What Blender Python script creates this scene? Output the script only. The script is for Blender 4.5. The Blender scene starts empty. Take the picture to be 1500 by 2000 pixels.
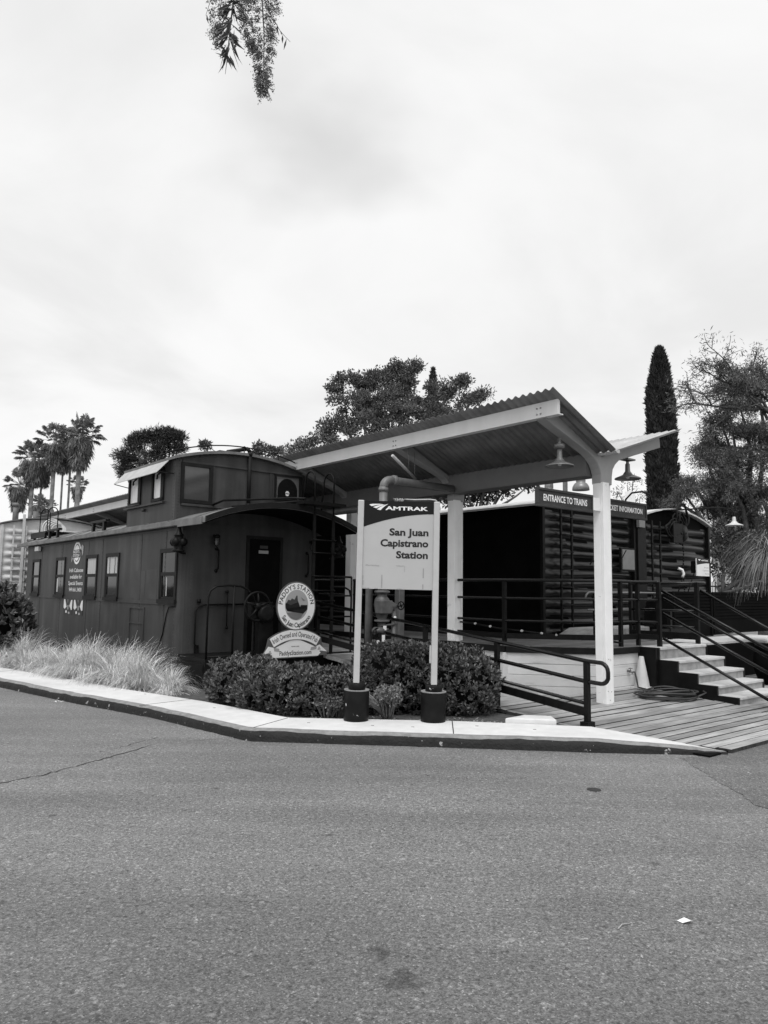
import bpy, bmesh, math, random
import numpy as np
from math import radians, sin, cos, pi
from mathutils import Vector, Matrix, Euler
rng = np.random.default_rng(7)
random.seed(7)
sc = bpy.context.scene
COL = sc.collection
CAM_H = 1.47
# ---------------------------------------------------------------- camera
cam = bpy.data.cameras.new('camera'); cam_o = bpy.data.objects.new('camera', cam); COL.objects.link(cam_o)
PITCH, ROLL, FPX = radians(5.993), radians(0.7795), 1440.0
fw = Vector((0, cos(PITCH), sin(PITCH))); up0 = Vector((0, -sin(PITCH), cos(PITCH))); r0 = Vector((1, 0, 0))
rt = r0*cos(ROLL) + up0*sin(ROLL); up = -r0*sin(ROLL) + up0*cos(ROLL)
cam_o.matrix_world = Matrix(((rt.x, up.x, -fw.x, 0), (rt.y, up.y, -fw.y, 0), (rt.z, up.z, -fw.z, CAM_H), (0, 0, 0, 1)))
cam.sensor_fit = 'VERTICAL'; cam.sensor_height = 36; cam.lens = FPX/2000*36
cam.clip_start = .05; cam.clip_end = 3000
sc.camera = cam_o
# ---------------------------------------------------------------- sky, sun, exposure
SUN_EL, SUN_AZ = radians(60), radians(186)          # azimuth clockwise from +Y: behind the viewer
w = bpy.data.worlds.new('World'); sc.world = w; w.use_nodes = True
nt = w.node_tree; nt.nodes.clear(); N = nt.nodes.new; LK = nt.links.new
out = N('ShaderNodeOutputWorld'); bg = N('ShaderNodeBackground'); bg.inputs['Strength'].default_value = .1
sky = N('ShaderNodeTexSky'); sky.sky_type = 'NISHITA'; sky.sun_disc = False; sky.sun_elevation = SUN_EL; sky.sun_rotation = SUN_AZ
bw = N('ShaderNodeRGBToBW'); LK(sky.outputs['Color'], bw.inputs['Color'])
tc = N('ShaderNodeTexCoord'); sep = N('ShaderNodeSeparateXYZ'); LK(tc.outputs['Generated'], sep.inputs[0])
def wm(op, a, b=None, c=None):
    n = N('ShaderNodeMath'); n.operation = op
    for i, v in enumerate((a, b, c)):
        if v is None: continue
        if isinstance(v, (int, float)): n.inputs[i].default_value = v
        else: LK(v, n.inputs[i])
    return n.outputs[0]
zz = wm('ADD', wm('MAXIMUM', sep.outputs['Z'], 0), .16)
cb = N('ShaderNodeCombineXYZ'); LK(wm('DIVIDE', sep.outputs['X'], zz), cb.inputs[0]); LK(wm('DIVIDE', sep.outputs['Y'], zz), cb.inputs[1])
n1 = N('ShaderNodeTexNoise'); n1.inputs['Scale'].default_value = 1.0; n1.inputs['Detail'].default_value = 7; n1.inputs['Roughness'].default_value = .52; n1.inputs['Distortion'].default_value = .5
LK(cb.outputs[0], n1.inputs['Vector'])
mr = N('ShaderNodeMapRange'); mr.interpolation_type = 'SMOOTHSTEP'
mr.inputs['From Min'].default_value = .32; mr.inputs['From Max'].default_value = .62
mr.inputs['To Min'].default_value = 7.85; mr.inputs['To Max'].default_value = 9.25
LK(n1.outputs['Fac'], mr.inputs['Value'])
# one greyer cloud overhead of the station
vd = N('ShaderNodeVectorMath'); vd.operation = 'DISTANCE'; LK(cb.outputs[0], vd.inputs[0]); vd.inputs[1].default_value = (-.10, 1.22, 0)
n2 = N('ShaderNodeTexNoise'); n2.inputs['Scale'].default_value = 3.2; n2.inputs['Detail'].default_value = 3; LK(cb.outputs[0], n2.inputs['Vector'])
dd = wm('ADD', vd.outputs['Value'], wm('MULTIPLY', wm('SUBTRACT', n2.outputs['Fac'], .5), .35))
mr2 = N('ShaderNodeMapRange'); mr2.interpolation_type = 'SMOOTHSTEP'; mr2.inputs['From Min'].default_value = .02; mr2.inputs['From Max'].default_value = .26
mr2.inputs['To Min'].default_value = .79; mr2.inputs['To Max'].default_value = 1; LK(dd, mr2.inputs['Value'])
cl = wm('MULTIPLY', mr.outputs[0], mr2.outputs[0])
# the veiled sun behind the viewer brightens the overcast round it
sdn = N('ShaderNodeVectorMath'); sdn.operation = 'DOT_PRODUCT'; LK(tc.outputs['Generated'], sdn.inputs[0]); sdn.inputs[1].default_value = (sin(SUN_AZ)*cos(SUN_EL), cos(SUN_AZ)*cos(SUN_EL), sin(SUN_EL))
glow = wm('MULTIPLY', wm('POWER', wm('MAXIMUM', sdn.outputs['Value'], 0), 4.), 1.25)
tot = wm('ADD', wm('MULTIPLY', bw.outputs[0], .04), wm('MULTIPLY', cl, wm('ADD', glow, 1.)))
LK(tot, bg.inputs['Color']); LK(bg.outputs[0], out.inputs['Surface'])
sl = bpy.data.lights.new('sun', 'SUN'); sl.energy = 1.5; sl.angle = radians(22); sl.color = (1, 1, 1)
so = bpy.data.objects.new('sun', sl); COL.objects.link(so)
sd = Vector((sin(SUN_AZ)*cos(SUN_EL), cos(SUN_AZ)*cos(SUN_EL), sin(SUN_EL)))
so.rotation_euler = sd.to_track_quat('Z', 'Y').to_euler(); so.location = (0, 0, 30)
sc.view_settings.view_transform = 'Standard'; sc.view_settings.look = 'None'; sc.view_settings.exposure = 0.05; sc.view_settings.gamma = 1
sc.view_settings.use_curve_mapping = False
sc.cycles.max_bounces = 8; sc.cycles.transparent_max_bounces = 12
# ---------------------------------------------------------------- helpers
TH = math.atan2(-.77306774, .63432347)               # the rail axis: u along the tracks, v across, z up
Uv = Vector((cos(TH), sin(TH), 0)); Vv = Vector((-sin(TH), cos(TH), 0))
def F(u, v, z=0.): return Uv*u + Vv*v + Vector((0, 0, z))
def at(x, y, Y):                                      # a point of the place seen at (x, y), Y metres away
    d = fw + rt*((x-750)/FPX) - up*((y-1000)/FPX); return Vector((0, 0, CAM_H)) + d*(Y/d.y)
def toF(p): return (p.dot(Uv), p.dot(Vv), p.z)
MATS = {}
def mat(name, base, rough=.6, metal=0., var=.12, scale=3., bump=0., bscale=60., spec=.4, island=0., detail=5, extra=None, stretch=None, trans=0.):
    m = bpy.data.materials.new(name); m.use_nodes = True; t = m.node_tree; b = t.nodes['Principled BSDF']
    nn, lk = t.nodes.new, t.links.new
    b.inputs['Roughness'].default_value = rough; b.inputs['Metallic'].default_value = metal
    if 'Specular IOR Level' in b.inputs: b.inputs['Specular IOR Level'].default_value = spec
    co = nn('ShaderNodeTexCoord'); vec = co.outputs['Object']
    if stretch:
        mp = nn('ShaderNodeMapping'); mp.inputs['Scale'].default_value = stretch; lk(vec, mp.inputs[0]); vec = mp.outputs[0]
    nz = nn('ShaderNodeTexNoise'); nz.inputs['Scale'].default_value = scale; nz.inputs['Detail'].default_value = detail; nz.inputs['Roughness'].default_value = .6
    lk(vec, nz.inputs['Vector'])
    r = nn('ShaderNodeMapRange'); r.inputs['From Min'].default_value = .3; r.inputs['From Max'].default_value = .7
    r.inputs['To Min'].default_value = base*(1-var); r.inputs['To Max'].default_value = base*(1+var); lk(nz.outputs['Fac'], r.inputs['Value'])
    val = r.outputs[0]
    def mm(op, a, c):
        n = nn('ShaderNodeMath'); n.operation = op
        for i, v in enumerate((a, c)):
            if isinstance(v, (int, float)): n.inputs[i].default_value = v
            else: lk(v, n.inputs[i])
        return n.outputs[0]
    if island:
        g = nn('ShaderNodeNewGeometry'); k = nn('ShaderNodeMapRange'); k.inputs['To Min'].default_value = 1-island; k.inputs['To Max'].default_value = 1+island
        lk(g.outputs['Random Per Island'], k.inputs['Value']); val = mm('MULTIPLY', val, k.outputs[0])
    if extra: val = extra(nn, lk, mm, co, val, b)
    lk(val, b.inputs['Base Color'])
    if bump:
        bz = nn('ShaderNodeTexNoise'); bz.inputs['Scale'].default_value = bscale; bz.inputs['Detail'].default_value = 4; lk(vec, bz.inputs['Vector'])
        bp = nn('ShaderNodeBump'); bp.inputs['Strength'].default_value = bump; bp.inputs['Distance'].default_value = .02; lk(bz.outputs['Fac'], bp.inputs['Height']); lk(bp.outputs[0], b.inputs['Normal'])
    if trans:
        o = t.nodes['Material Output']; tr = nn('ShaderNodeBsdfTranslucent'); lk(val, tr.inputs['Color']); mx = nn('ShaderNodeMixShader'); mx.inputs[0].default_value = trans
        lk(b.outputs[0], mx.inputs[1]); lk(tr.outputs[0], mx.inputs[2]); lk(mx.outputs[0], o.inputs['Surface'])
    MATS[name] = m; return m
def noise_mask(nn, lk, co, scale, lo, hi, detail=4, stretch=None):
    v = co.outputs['Object']
    if stretch:
        mp = nn('ShaderNodeMapping'); mp.inputs['Scale'].default_value = stretch; lk(v, mp.inputs[0]); v = mp.outputs[0]
    z = nn('ShaderNodeTexNoise'); z.inputs['Scale'].default_value = scale; z.inputs['Detail'].default_value = detail; lk(v, z.inputs['Vector'])
    r = nn('ShaderNodeMapRange'); r.inputs['From Min'].default_value = lo; r.inputs['From Max'].default_value = hi; lk(z.outputs['Fac'], r.inputs['Value']); return r.outputs[0]

ORI = {}
class MB:
    """collects faces; coordinates are (u, v, z) in the frame of the parent thing, or world x, y, z"""
    def __init__(s): s.v = []; s.f = []; s.mi = []; s.sm = []
    def add(s, vs, fs, mi=0, smooth=False):
        o = len(s.v); s.v += [tuple(p) for p in vs]; s.f += [tuple(i+o for i in f) for f in fs]; s.mi += [mi]*len(fs); s.sm += [smooth]*len(fs); return s
    def box(s, a, b, mi=0):
        (x0, y0, z0), (x1, y1, z1) = [min(p) for p in ((a[i], b[i]) for i in range(3))], [max(a[i], b[i]) for i in range(3)]
        return s.add([(x0,y0,z0),(x1,y0,z0),(x1,y1,z0),(x0,y1,z0),(x0,y0,z1),(x1,y0,z1),(x1,y1,z1),(x0,y1,z1)],
                     [(0,3,2,1),(4,5,6,7),(0,1,5,4),(1,2,6,5),(2,3,7,6),(3,0,4,7)], mi)
    def bar(s, p, q, a, b, mi=0, upv=(0,0,1)):       # a rectangular bar from p to q
        p, q = Vector(p), Vector(q); d = (q-p).normalized(); u_ = Vector(upv)
        if abs(d.dot(u_)) > .98: u_ = Vector((1,0,0))
        x = d.cross(u_).normalized()*a/2; y = x.cross(d).normalized()*b/2
        return s.add([p-x-y,p+x-y,p+x+y,p-x+y,q-x-y,q+x-y,q+x+y,q-x+y], [(0,3,2,1),(4,5,6,7),(0,1,5,4),(1,2,6,5),(2,3,7,6),(3,0,4,7)], mi)
    def tube(s, pts, r, n=8, mi=0, closed=False, cap=True):
        pts = [Vector(p) for p in pts]; m = len(pts); rs = r if isinstance(r, (list, tuple)) else [r]*m
        vs = []; prev = None
        for i, p in enumerate(pts):
            if closed: d = pts[(i+1) % m]-pts[i-1]
            else: d = pts[min(i+1, m-1)]-pts[max(i-1, 0)]
            d = d.normalized() if d.length > 1e-9 else Vector((0,0,1))
            if prev is None:
                a = Vector((0,0,1)) if abs(d.z) < .9 else Vector((1,0,0)); x = d.cross(a).normalized()
            else:
                x = prev - d*prev.dot(d); x = x.normalized() if x.length > 1e-6 else d.orthogonal().normalized()
            prev = x; y = d.cross(x)
            vs += [p + (x*cos(2*pi*k/n)+y*sin(2*pi*k/n))*rs[i] for k in range(n)]
        fs = []
        for i in range(m if closed else m-1):
            j = (i+1) % m
            fs += [(i*n+k, i*n+(k+1) % n, j*n+(k+1) % n, j*n+k) for k in range(n)]
        s.add(vs, fs, mi, True)
        if cap and not closed:
            o = len(s.v)-len(vs); s.f += [tuple(o+k for k in reversed(range(n))), tuple(o+(m-1)*n+k for k in range(n))]; s.mi += [mi]*2; s.sm += [False]*2
        return s
    def lathe(s, prof, c, n=20, mi=0, ax=2, smooth=True):
        vs = []; c = Vector(c)
        for (r, h) in prof:
            for k in range(n):
                a, b = r*cos(2*pi*k/n), r*sin(2*pi*k/n)
                vs.append(c+Vector({2:(a,b,h),0:(h,a,b),1:(b,h,a)}[ax]))
        m = len(prof); fs = [(i*n+k, i*n+(k+1) % n, (i+1)*n+(k+1) % n, (i+1)*n+k) for i in range(m-1) for k in range(n)]
        if prof[0][0] > 1e-5: fs.append(tuple(reversed(range(n))))
        if prof[-1][0] > 1e-5: fs.append(tuple((m-1)*n+k for k in range(n)))
        return s.add(vs, fs, mi, smooth)
    def prism(s, poly, ax, d0, d1, mi=0, smooth_side=False):   # poly in the two other axes (cyclic order), extruded along ax
        def P(a, b, d): return {0:(d,a,b), 1:(a,d,b), 2:(a,b,d)}[ax]
        n = len(poly); area = sum(poly[i][0]*poly[(i+1) % n][1]-poly[(i+1) % n][0]*poly[i][1] for i in range(n))
        if area < 0: poly = poly[::-1]
        vs = [P(a, b, d0) for a, b in poly]+[P(a, b, d1) for a, b in poly]
        flip = (ax == 1)
        fs = [tuple(reversed(range(n))), tuple(range(n, 2*n))]+[(i, (i+1) % n, n+(i+1) % n, n+i) for i in range(n)]
        if flip: fs = [tuple(reversed(f)) for f in fs]
        if d1 < d0: fs = [tuple(reversed(f)) for f in fs]
        s.add(vs, fs[:2], mi, False); o = len(s.v)-2*n
        s.f += [tuple(i+o for i in f) for f in fs[2:]]; s.mi += [mi]*n; s.sm += [smooth_side]*n
        return s
    def grid(s, fn, nu, nv, mi=0, smooth=True, flip=False):
        vs = [fn(i/(nu-1), j/(nv-1)) for i in range(nu) for j in range(nv)]
        fs = [(i*nv+j, (i+1)*nv+j, (i+1)*nv+j+1, i*nv+j+1) for i in range(nu-1) for j in range(nv-1)]
        if flip: fs = [tuple(reversed(f)) for f in fs]
        return s.add(vs, fs, mi, smooth)
    def arrays(s, V, Fc, mi=0, smooth=False):
        return s.add(V.tolist(), Fc.tolist(), mi, smooth)
    def build(s, name, mats, parent=None, bevel=0, tagd=None, frame=None, origin=None, seg=2):
        if not isinstance(mats, (list, tuple)): mats = [mats]
        if parent is not None:
            o = ORI[parent.name]
        else:
            o = Vector(origin) if origin is not None else Vector((0,0,0))
        me = bpy.data.meshes.new(name); V = np.array(s.v, dtype=float)-np.array(o)
        me.from_pydata(V.tolist(), [], s.f)
        for m in mats: me.materials.append(m)
        me.polygons.foreach_set('material_index', s.mi); me.polygons.foreach_set('use_smooth', s.sm); me.update()
        ob = bpy.data.objects.new(name, me); COL.objects.link(ob)
        if parent is not None: ob.parent = parent; ORI[ob.name] = o
        else:
            if frame == 'F': ob.rotation_euler = (0,0,TH); ob.location = F(*o)
            else: ob.location = o
            ORI[ob.name] = o
        if bevel:
            bv = ob.modifiers.new('bevel', 'BEVEL'); bv.width = bevel; bv.segments = seg; bv.limit_method = 'ANGLE'; bv.angle_limit = radians(40)
        if tagd: tag(ob, **tagd)
        return ob
def tag(o, label=None, category=None, group=None, kind=None):
    for k, v in (('label', label), ('category', category), ('group', group), ('kind', kind)):
        if v: o[k] = v
    return o
def thing(name, label, cat, origin, frame='F', group=None, rot=None):
    o = bpy.data.objects.new(name, None); COL.objects.link(o); o.empty_display_size = .2
    org = Vector(origin); ORI[o.name] = org
    if frame == 'F': o.rotation_euler = (0,0,TH); o.location = F(*org)
    else: o.location = org
    if rot: o.rotation_euler = rot
    return tag(o, label, cat, group)
def copy_tree(o, parent=None):
    c = o.copy(); COL.objects.link(c)
    if parent: c.parent = parent
    for ch in [k for k in bpy.data.objects if k.parent == o]: copy_tree(ch, c)
    return c
# ---- lettering
_tcache = {}
def _glyphs(s, offset):
    key = (s, offset)
    if key in _tcache: return _tcache[key]
    cu = bpy.data.curves.new('t', 'FONT'); cu.body = s; cu.size = 1; cu.offset = offset; cu.resolution_u = 3
    ob = bpy.data.objects.new('t', cu); COL.objects.link(ob); bpy.context.view_layer.update()
    ev = ob.evaluated_get(bpy.context.evaluated_depsgraph_get()); me = ev.to_mesh()
    V = [tuple(v.co) for v in me.vertices]; Fc = [tuple(p.vertices) for p in me.polygons]; ev.to_mesh_clear()
    bpy.data.objects.remove(ob); bpy.data.curves.remove(cu); _tcache[key] = (V, Fc); return V, Fc
def text_geo(s, size, offset=.0, align='L', sx=1., shear=0.):
    V, Fc = _glyphs(s, offset); a = np.array(V); x0, x1 = a[:,0].min(), a[:,0].max()
    sh = {'L': x0, 'R': x1, 'C': (x0+x1)/2}[align]
    return [((x-sh)*size*sx + y*size*shear, y*size) for x, y, z in V], Fc
_adv = {}
def adv(c):
    if c not in _adv:
        wid = lambda q: (lambda a: a[:,0].max())(np.array(_glyphs(q, 0)[0]))
        _adv[c] = wid('|'+c+'|')-wid('||')
    return _adv[c]
def put_text(mb, geo, P, mi=0):                        # P maps (x, y) to 3-D
    V, Fc = geo; mb.add([P(x, y) for x, y in V], Fc, mi)
def arc_text(mb, s, size, P, cx, cy, rx, ry, mid, inside=False, offset=.0, sx=1., mi=0, space=1.):
    tot = sum(adv(c) for c in s)*size*sx*space; r = (rx+ry)/2; ang = mid + (tot/r/2 if not inside else -tot/r/2)
    for c in s:
        wd = adv(c)*size*sx*space; da = wd/r; a = ang - da/2 if not inside else ang + da/2
        if c != ' ':
            V, Fc = text_geo(c, size, offset, 'C', sx); rot = a-pi/2 if not inside else a+pi/2
            bx, by = cx+rx*cos(a), cy+ry*sin(a)
            put_text(mb, ([(bx+x*cos(rot)-y*sin(rot), by+x*sin(rot)+y*cos(rot)) for x, y in V], Fc), P, mi)
        ang = ang - da if not inside else ang + da
# ---- foliage
def leaves(P, D, L, W, r, fold=.25, jit=.5, wide=.5):
    """one folded leaf (two triangles) per point, growing along D"""
    n = len(P); D = D + r.normal(0, jit, (n, 3)); D /= np.linalg.norm(D, axis=1, keepdims=True)
    A = r.normal(0, 1, (n, 3)); S = np.cross(D, A); S /= np.linalg.norm(S, axis=1, keepdims=True); Nn = np.cross(S, D)
    l = (L*r.uniform(.7, 1.25, n))[:, None]; wd = (W*r.uniform(.7, 1.2, n))[:, None]
    a = P; b = P+D*l*wide+S*wd/2+Nn*wd*fold; c = P+D*l; d = P+D*l*wide-S*wd/2+Nn*wd*fold
    V = np.stack([a, b, c, d], 1).reshape(-1, 3); i = np.arange(n)*4
    Fc = np.concatenate([np.stack([i, i+1, i+2], 1), np.stack([i, i+2, i+3], 1)])
    return V, Fc
def unit(r, n):
    d = r.normal(0, 1, (n, 3)); return d/np.linalg.norm(d, axis=1, keepdims=True)
def crown(clumps, r, per=60, sub=14, L=.2, W=.09, sr=.35, droop=0., jit=.8, updir=.3):
    """clumps: (centre, radius-xyz); sub-clusters sit on each clump's outer shell, leaves fill each sub-cluster"""
    Ps, Ds = [], []
    for c, rad in clumps:
        c = np.array(c); rad = np.array(rad)*np.ones(3)
        k = max(4, int(sub*(rad.mean()**2)))
        d = unit(r, k); d[:,2] = np.where(d[:,2] < -.35, -d[:,2]*.6, d[:,2])
        q = c + d*rad*r.uniform(.45, 1.05, (k, 1))
        for j in range(k):
            m = int(per*r.uniform(.6, 1.3)); e = unit(r, m)*(r.uniform(0, 1, (m, 1))**.45)*sr*r.uniform(.6, 1.3)*np.array([1, 1, .75])
            Ps.append(q[j]+e); g = e/ sr*.7 + d[j]*.5; g[:,2] += updir-droop; Ds.append(g)
    P = np.concatenate(Ps); D = np.concatenate(Ds); return leaves(P, D, L, W, r, jit=jit)
def limb(mb, p, q, r0_, r1_, r, bend=.15, n=6, k=5):
    p, q = Vector(p), Vector(q); L = (q-p).length; b = Vector(r.normal(0, bend*L, 3)); pts = []; rs = []
    for i in range(k+1):
        t = i/k; pts.append(p.lerp(q, t)+b*sin(pi*t)*.6); rs.append(r0_+(r1_-r0_)*t)
    mb.tube(pts, rs, n); return pts
# ---------------------------------------------------------------- materials
def asphalt_x(nn, lk, mm, co, val, b):
    v = nn('ShaderNodeTexVoronoi'); v.inputs['Scale'].default_value = 150; lk(co.outputs['Object'], v.inputs['Vector'])
    s = nn('ShaderNodeSeparateColor'); lk(v.outputs['Color'], s.inputs[0])
    r = nn('ShaderNodeMapRange'); r.inputs['From Min'].default_value = .0; r.inputs['From Max'].default_value = 1; r.inputs['To Min'].default_value = .58; r.inputs['To Max'].default_value = 1.42; lk(s.outputs[0], r.inputs['Value'])
    val = mm('MULTIPLY', val, r.outputs[0])
    pale = nn('ShaderNodeMapRange'); pale.inputs['From Min'].default_value = .95; pale.inputs['From Max'].default_value = .97; pale.inputs['To Max'].default_value = .17; lk(s.outputs[1], pale.inputs['Value'])
    val = mm('ADD', val, pale.outputs[0])
    v2 = nn('ShaderNodeTexVoronoi'); v2.inputs['Scale'].default_value = 62; lk(co.outputs['Object'], v2.inputs['Vector']); s2 = nn('ShaderNodeSeparateColor'); lk(v2.outputs['Color'], s2.inputs[0])
    q2 = nn('ShaderNodeMapRange'); q2.inputs['From Min'].default_value = .955; q2.inputs['From Max'].default_value = .97; q2.inputs['To Max'].default_value = .09; lk(s2.outputs[0], q2.inputs['Value']); val = mm('ADD', val, q2.outputs[0])
    q3 = nn('ShaderNodeMapRange'); q3.inputs['From Min'].default_value = .94; q3.inputs['From Max'].default_value = .96; q3.inputs['To Max'].default_value = .36; lk(s2.outputs[1], q3.inputs['Value']); val = mm('MULTIPLY', val, mm('SUBTRACT', 1., q3.outputs[0]))
    # the worn wheel lane along the road
    sx = nn('ShaderNodeSeparateXYZ'); lk(co.outputs['Object'], sx.inputs[0]); zl = nn('ShaderNodeTexNoise'); zl.inputs['Scale'].default_value = .8; zl.inputs['Detail'].default_value = 4; lk(co.outputs['Object'], zl.inputs['Vector'])
    ln = nn('ShaderNodeMapRange'); ln.interpolation_type = 'SMOOTHSTEP'; ln.inputs['From Min'].default_value = 4.4; ln.inputs['From Max'].default_value = 2.6; ln.inputs['To Max'].default_value = .28
    lk(mm('ADD', sx.outputs[1], mm('MULTIPLY', mm('SUBTRACT', zl.outputs['Fac'], .5), 2.6)), ln.inputs['Value']); val = mm('MULTIPLY', val, mm('SUBTRACT', 1., ln.outputs[0]))
    big = noise_mask(nn, lk, co, .55, .3, .7, 6, (.6, 1.6, 1)); val = mm('MULTIPLY', val, mm('ADD', mm('MULTIPLY', big, .42), .76))
    streak = noise_mask(nn, lk, co, 1.1, .35, .7, 4, (.35, 3., 1)); val = mm('MULTIPLY', val, mm('ADD', mm('MULTIPLY', streak, .2), .9))
    spots = noise_mask(nn, lk, co, 3.2, .70, .76, 3); val = mm('MULTIPLY', val, mm('SUBTRACT', 1., mm('MULTIPLY', spots, .4)))
    # old oil soaked into the surface
    for (ox, oy, rr_) in ((.02,3.18,.062),(.10,2.95,.075),(-2.1,4.9,.03),(-.3,4.6,.022),(-1.75,3.6,.02),(1.5,4.2,.03),(.9,5.3,.02),(-1.2,5.6,.03)):
        vd_ = nn('ShaderNodeVectorMath'); vd_.operation = 'DISTANCE'; lk(co.outputs['Object'], vd_.inputs[0]); vd_.inputs[1].default_value = (ox, oy, 0)
        z_ = nn('ShaderNodeTexNoise'); z_.inputs['Scale'].default_value = 14; z_.inputs['Detail'].default_value = 5; lk(co.outputs['Object'], z_.inputs['Vector'])
        k_ = nn('ShaderNodeMapRange'); k_.inputs['From Min'].default_value = rr_*1.15; k_.inputs['From Max'].default_value = rr_*.55; k_.inputs['To Max'].default_value = .46
        lk(mm('ADD', vd_.outputs['Value'], mm('MULTIPLY', mm('SUBTRACT', z_.outputs['Fac'], .5), rr_*3.2)), k_.inputs['Value']); val = mm('MULTIPLY', val, mm('SUBTRACT', 1., k_.outputs[0]))
    bp = nn('ShaderNodeBump'); bp.inputs['Strength'].default_value = .6; bp.inputs['Distance'].default_value = .004; lk(v.outputs['Distance'], bp.inputs['Height']); lk(bp.outputs[0], b.inputs['Normal'])
    return val
M_asph = mat('weathered_asphalt', .150, .66, var=.36, scale=48, extra=asphalt_x, spec=.45)
M_patch = mat('fresh_asphalt', .115, .75, var=.22, scale=52, extra=asphalt_x, spec=.4)
M_crack = mat('crack_tar', .03, .9)
def conc_x(nn, lk, mm, co, val, b):
    st = noise_mask(nn, lk, co, 1.4, .45, .75, 6); return mm('MULTIPLY', val, mm('SUBTRACT', 1., mm('MULTIPLY', st, .16)))
M_curb = mat('pale_concrete', .60, .85, var=.07, scale=7, bump=.25, bscale=90, extra=conc_x)
M_curbedge = mat('worn_grey_edge', .2, .8, var=.25, scale=16, bump=.3, bscale=60)
def chip_x(lo, hi, amt, sc_=30):
    def f(nn, lk, mm, co, val, b):
        c = noise_mask(nn, lk, co, sc_, lo, hi, 6); return mm('ADD', val, mm('MULTIPLY', c, amt))
    return f
M_curbface = mat('black_curb_paint', .011, .75, var=.4, scale=9, bump=.5, bscale=40, extra=chip_x(.66, .70, .3, 14))
M_chipped = mat('chipped_black_paint', .006, .45, var=.5, scale=8, spec=.15, extra=chip_x(.70, .72, .5, 11))
M_bedsoil = mat('bed_soil', .075, .95, var=.45, scale=14, bump=.8, bscale=70)
M_caboose = None
def cab_x(nn, lk, mm, co, val, b):
    st = noise_mask(nn, lk, co, 4.5, .42, .72, 4, (1., 1., .09)); val = mm('MULTIPLY', val, mm('ADD', mm('MULTIPLY', st, .46), .78))
    b2 = noise_mask(nn, lk, co, 1.1, .5, .75, 3); return mm('MULTIPLY', val, mm('SUBTRACT', 1., mm('MULTIPLY', b2, .28)))
M_cab = mat('caboose_paint', .052, .5, var=.12, scale=3, bump=.25, bscale=2.6, spec=.16, extra=cab_x)
M_cabroof = mat('caboose_roof', .13, .6, var=.35, scale=5, bump=.15, bscale=40)
M_cabtrim = mat('caboose_trim', .012, .55, var=.25, scale=8, spec=.12)
M_rust = mat('faded_panel', .036, .6, var=.3, scale=2.5)
M_glass = mat('dark_glass', .010, .06, var=.2, spec=.3)
M_glass_up = mat('cupola_glass', .05, .08, var=.15, spec=.8)
M_bright = mat('pane_sky_white', .8, .3, var=.1, scale=5)  # white pane colour stands for bright sky seen through the glass
M_curtain = mat('pale_curtain', .42, .9, var=.25, scale=6, stretch=(8, 8, .3))
M_black = mat('black_iron', .007, .45, var=.4, scale=14, bump=.1, bscale=60, spec=.12)
M_blackmatt = mat('black_shadow_paint', .005, .8, var=.3, spec=.04)
M_rail = mat('gloss_rail_paint', .003, .27, var=.4, scale=14, bump=.06, bscale=40, spec=.32)
M_boxside = mat('boxcar_black_side', .004, .7, var=.4, scale=4, spec=.03)
M_boxend = mat('boxcar_gloss_black', .004, .32, var=.5, scale=5, bump=.10, bscale=5, spec=.42)
def pillar_x(nn, lk, mm, co, val, b):
    st = noise_mask(nn, lk, co, 6, .55, .75, 6, (1, 1, .15)); val = mm('MULTIPLY', val, mm('SUBTRACT', 1., mm('MULTIPLY', st, .12)))
    c = noise_mask(nn, lk, co, 9, .68, .71, 5); return mm('MULTIPLY', val, mm('SUBTRACT', 1., mm('MULTIPLY', c, .25)))
M_white = mat('white_paint', .80, .5, var=.05, scale=5, bump=.05, bscale=30, extra=pillar_x)
def plank_x(nn, lk, mm, co, val, b):
    st = noise_mask(nn, lk, co, 5, .56, .72, 6, (1, .2, 4)); return mm('MULTIPLY', val, mm('SUBTRACT', 1., mm('MULTIPLY', st, .22)))
M_skirt = mat('white_boards', .66, .6, var=.05, scale=5, bump=.15, bscale=30, extra=plank_x, island=.04)
M_beam = mat('soffit_beam_shade', .13, .6, var=.1, scale=4)  # beam grey darkened to paint in the shade under the roof
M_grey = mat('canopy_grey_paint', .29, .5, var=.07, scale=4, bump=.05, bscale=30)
M_fascia = mat('canopy_fascia_paint', .62, .5, var=.08, scale=3, stretch=(1, 1, .2))
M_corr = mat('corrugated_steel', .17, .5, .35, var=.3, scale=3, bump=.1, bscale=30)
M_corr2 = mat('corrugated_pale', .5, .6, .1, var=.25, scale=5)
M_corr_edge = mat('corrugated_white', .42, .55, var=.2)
M_galv = mat('enamel_grey', .17, .35, .3, var=.12, scale=8)
M_galv2 = mat('awning_tin', .40, .5, .1, var=.12, scale=5)
M_lampin = mat('lamp_inside', .7, .5, var=.05)
M_pipe = mat('riser_paint', .13, .4, var=.2, scale=9, bump=.06, bscale=40)
M_pipe_d = mat('riser_paint_dark', .075, .45, var=.3, scale=9)
M_tagw = mat('white_tag', .75, .6, var=.08)
M_signpost = mat('sign_post_aluminium', .44, .45, .1, var=.05, scale=10)
def signface_x(nn, lk, mm, co, val, b):
    st = noise_mask(nn, lk, co, 3.5, .55, .8, 3, (.4, 1, 2)); return mm('MULTIPLY', val, mm('SUBTRACT', 1., mm('MULTIPLY', st, .10)))
M_signface = mat('sign_face', .41, .35, var=.03, scale=4, extra=signface_x)
M_signdark = mat('sign_dark', .010, .4, var=.1, spec=.15)
M_ink = mat('sign_ink', .008, .5, var=.05)
M_signwhite = mat('sign_white', .78, .4, var=.03)
M_tape = mat('tape_residue', .31, .7, var=.2)
M_pubwhite = mat('pub_sign_white', .72, .45, var=.04)
M_pubgrey = mat('pub_sign_grey', .32, .5, var=.06)
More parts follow.
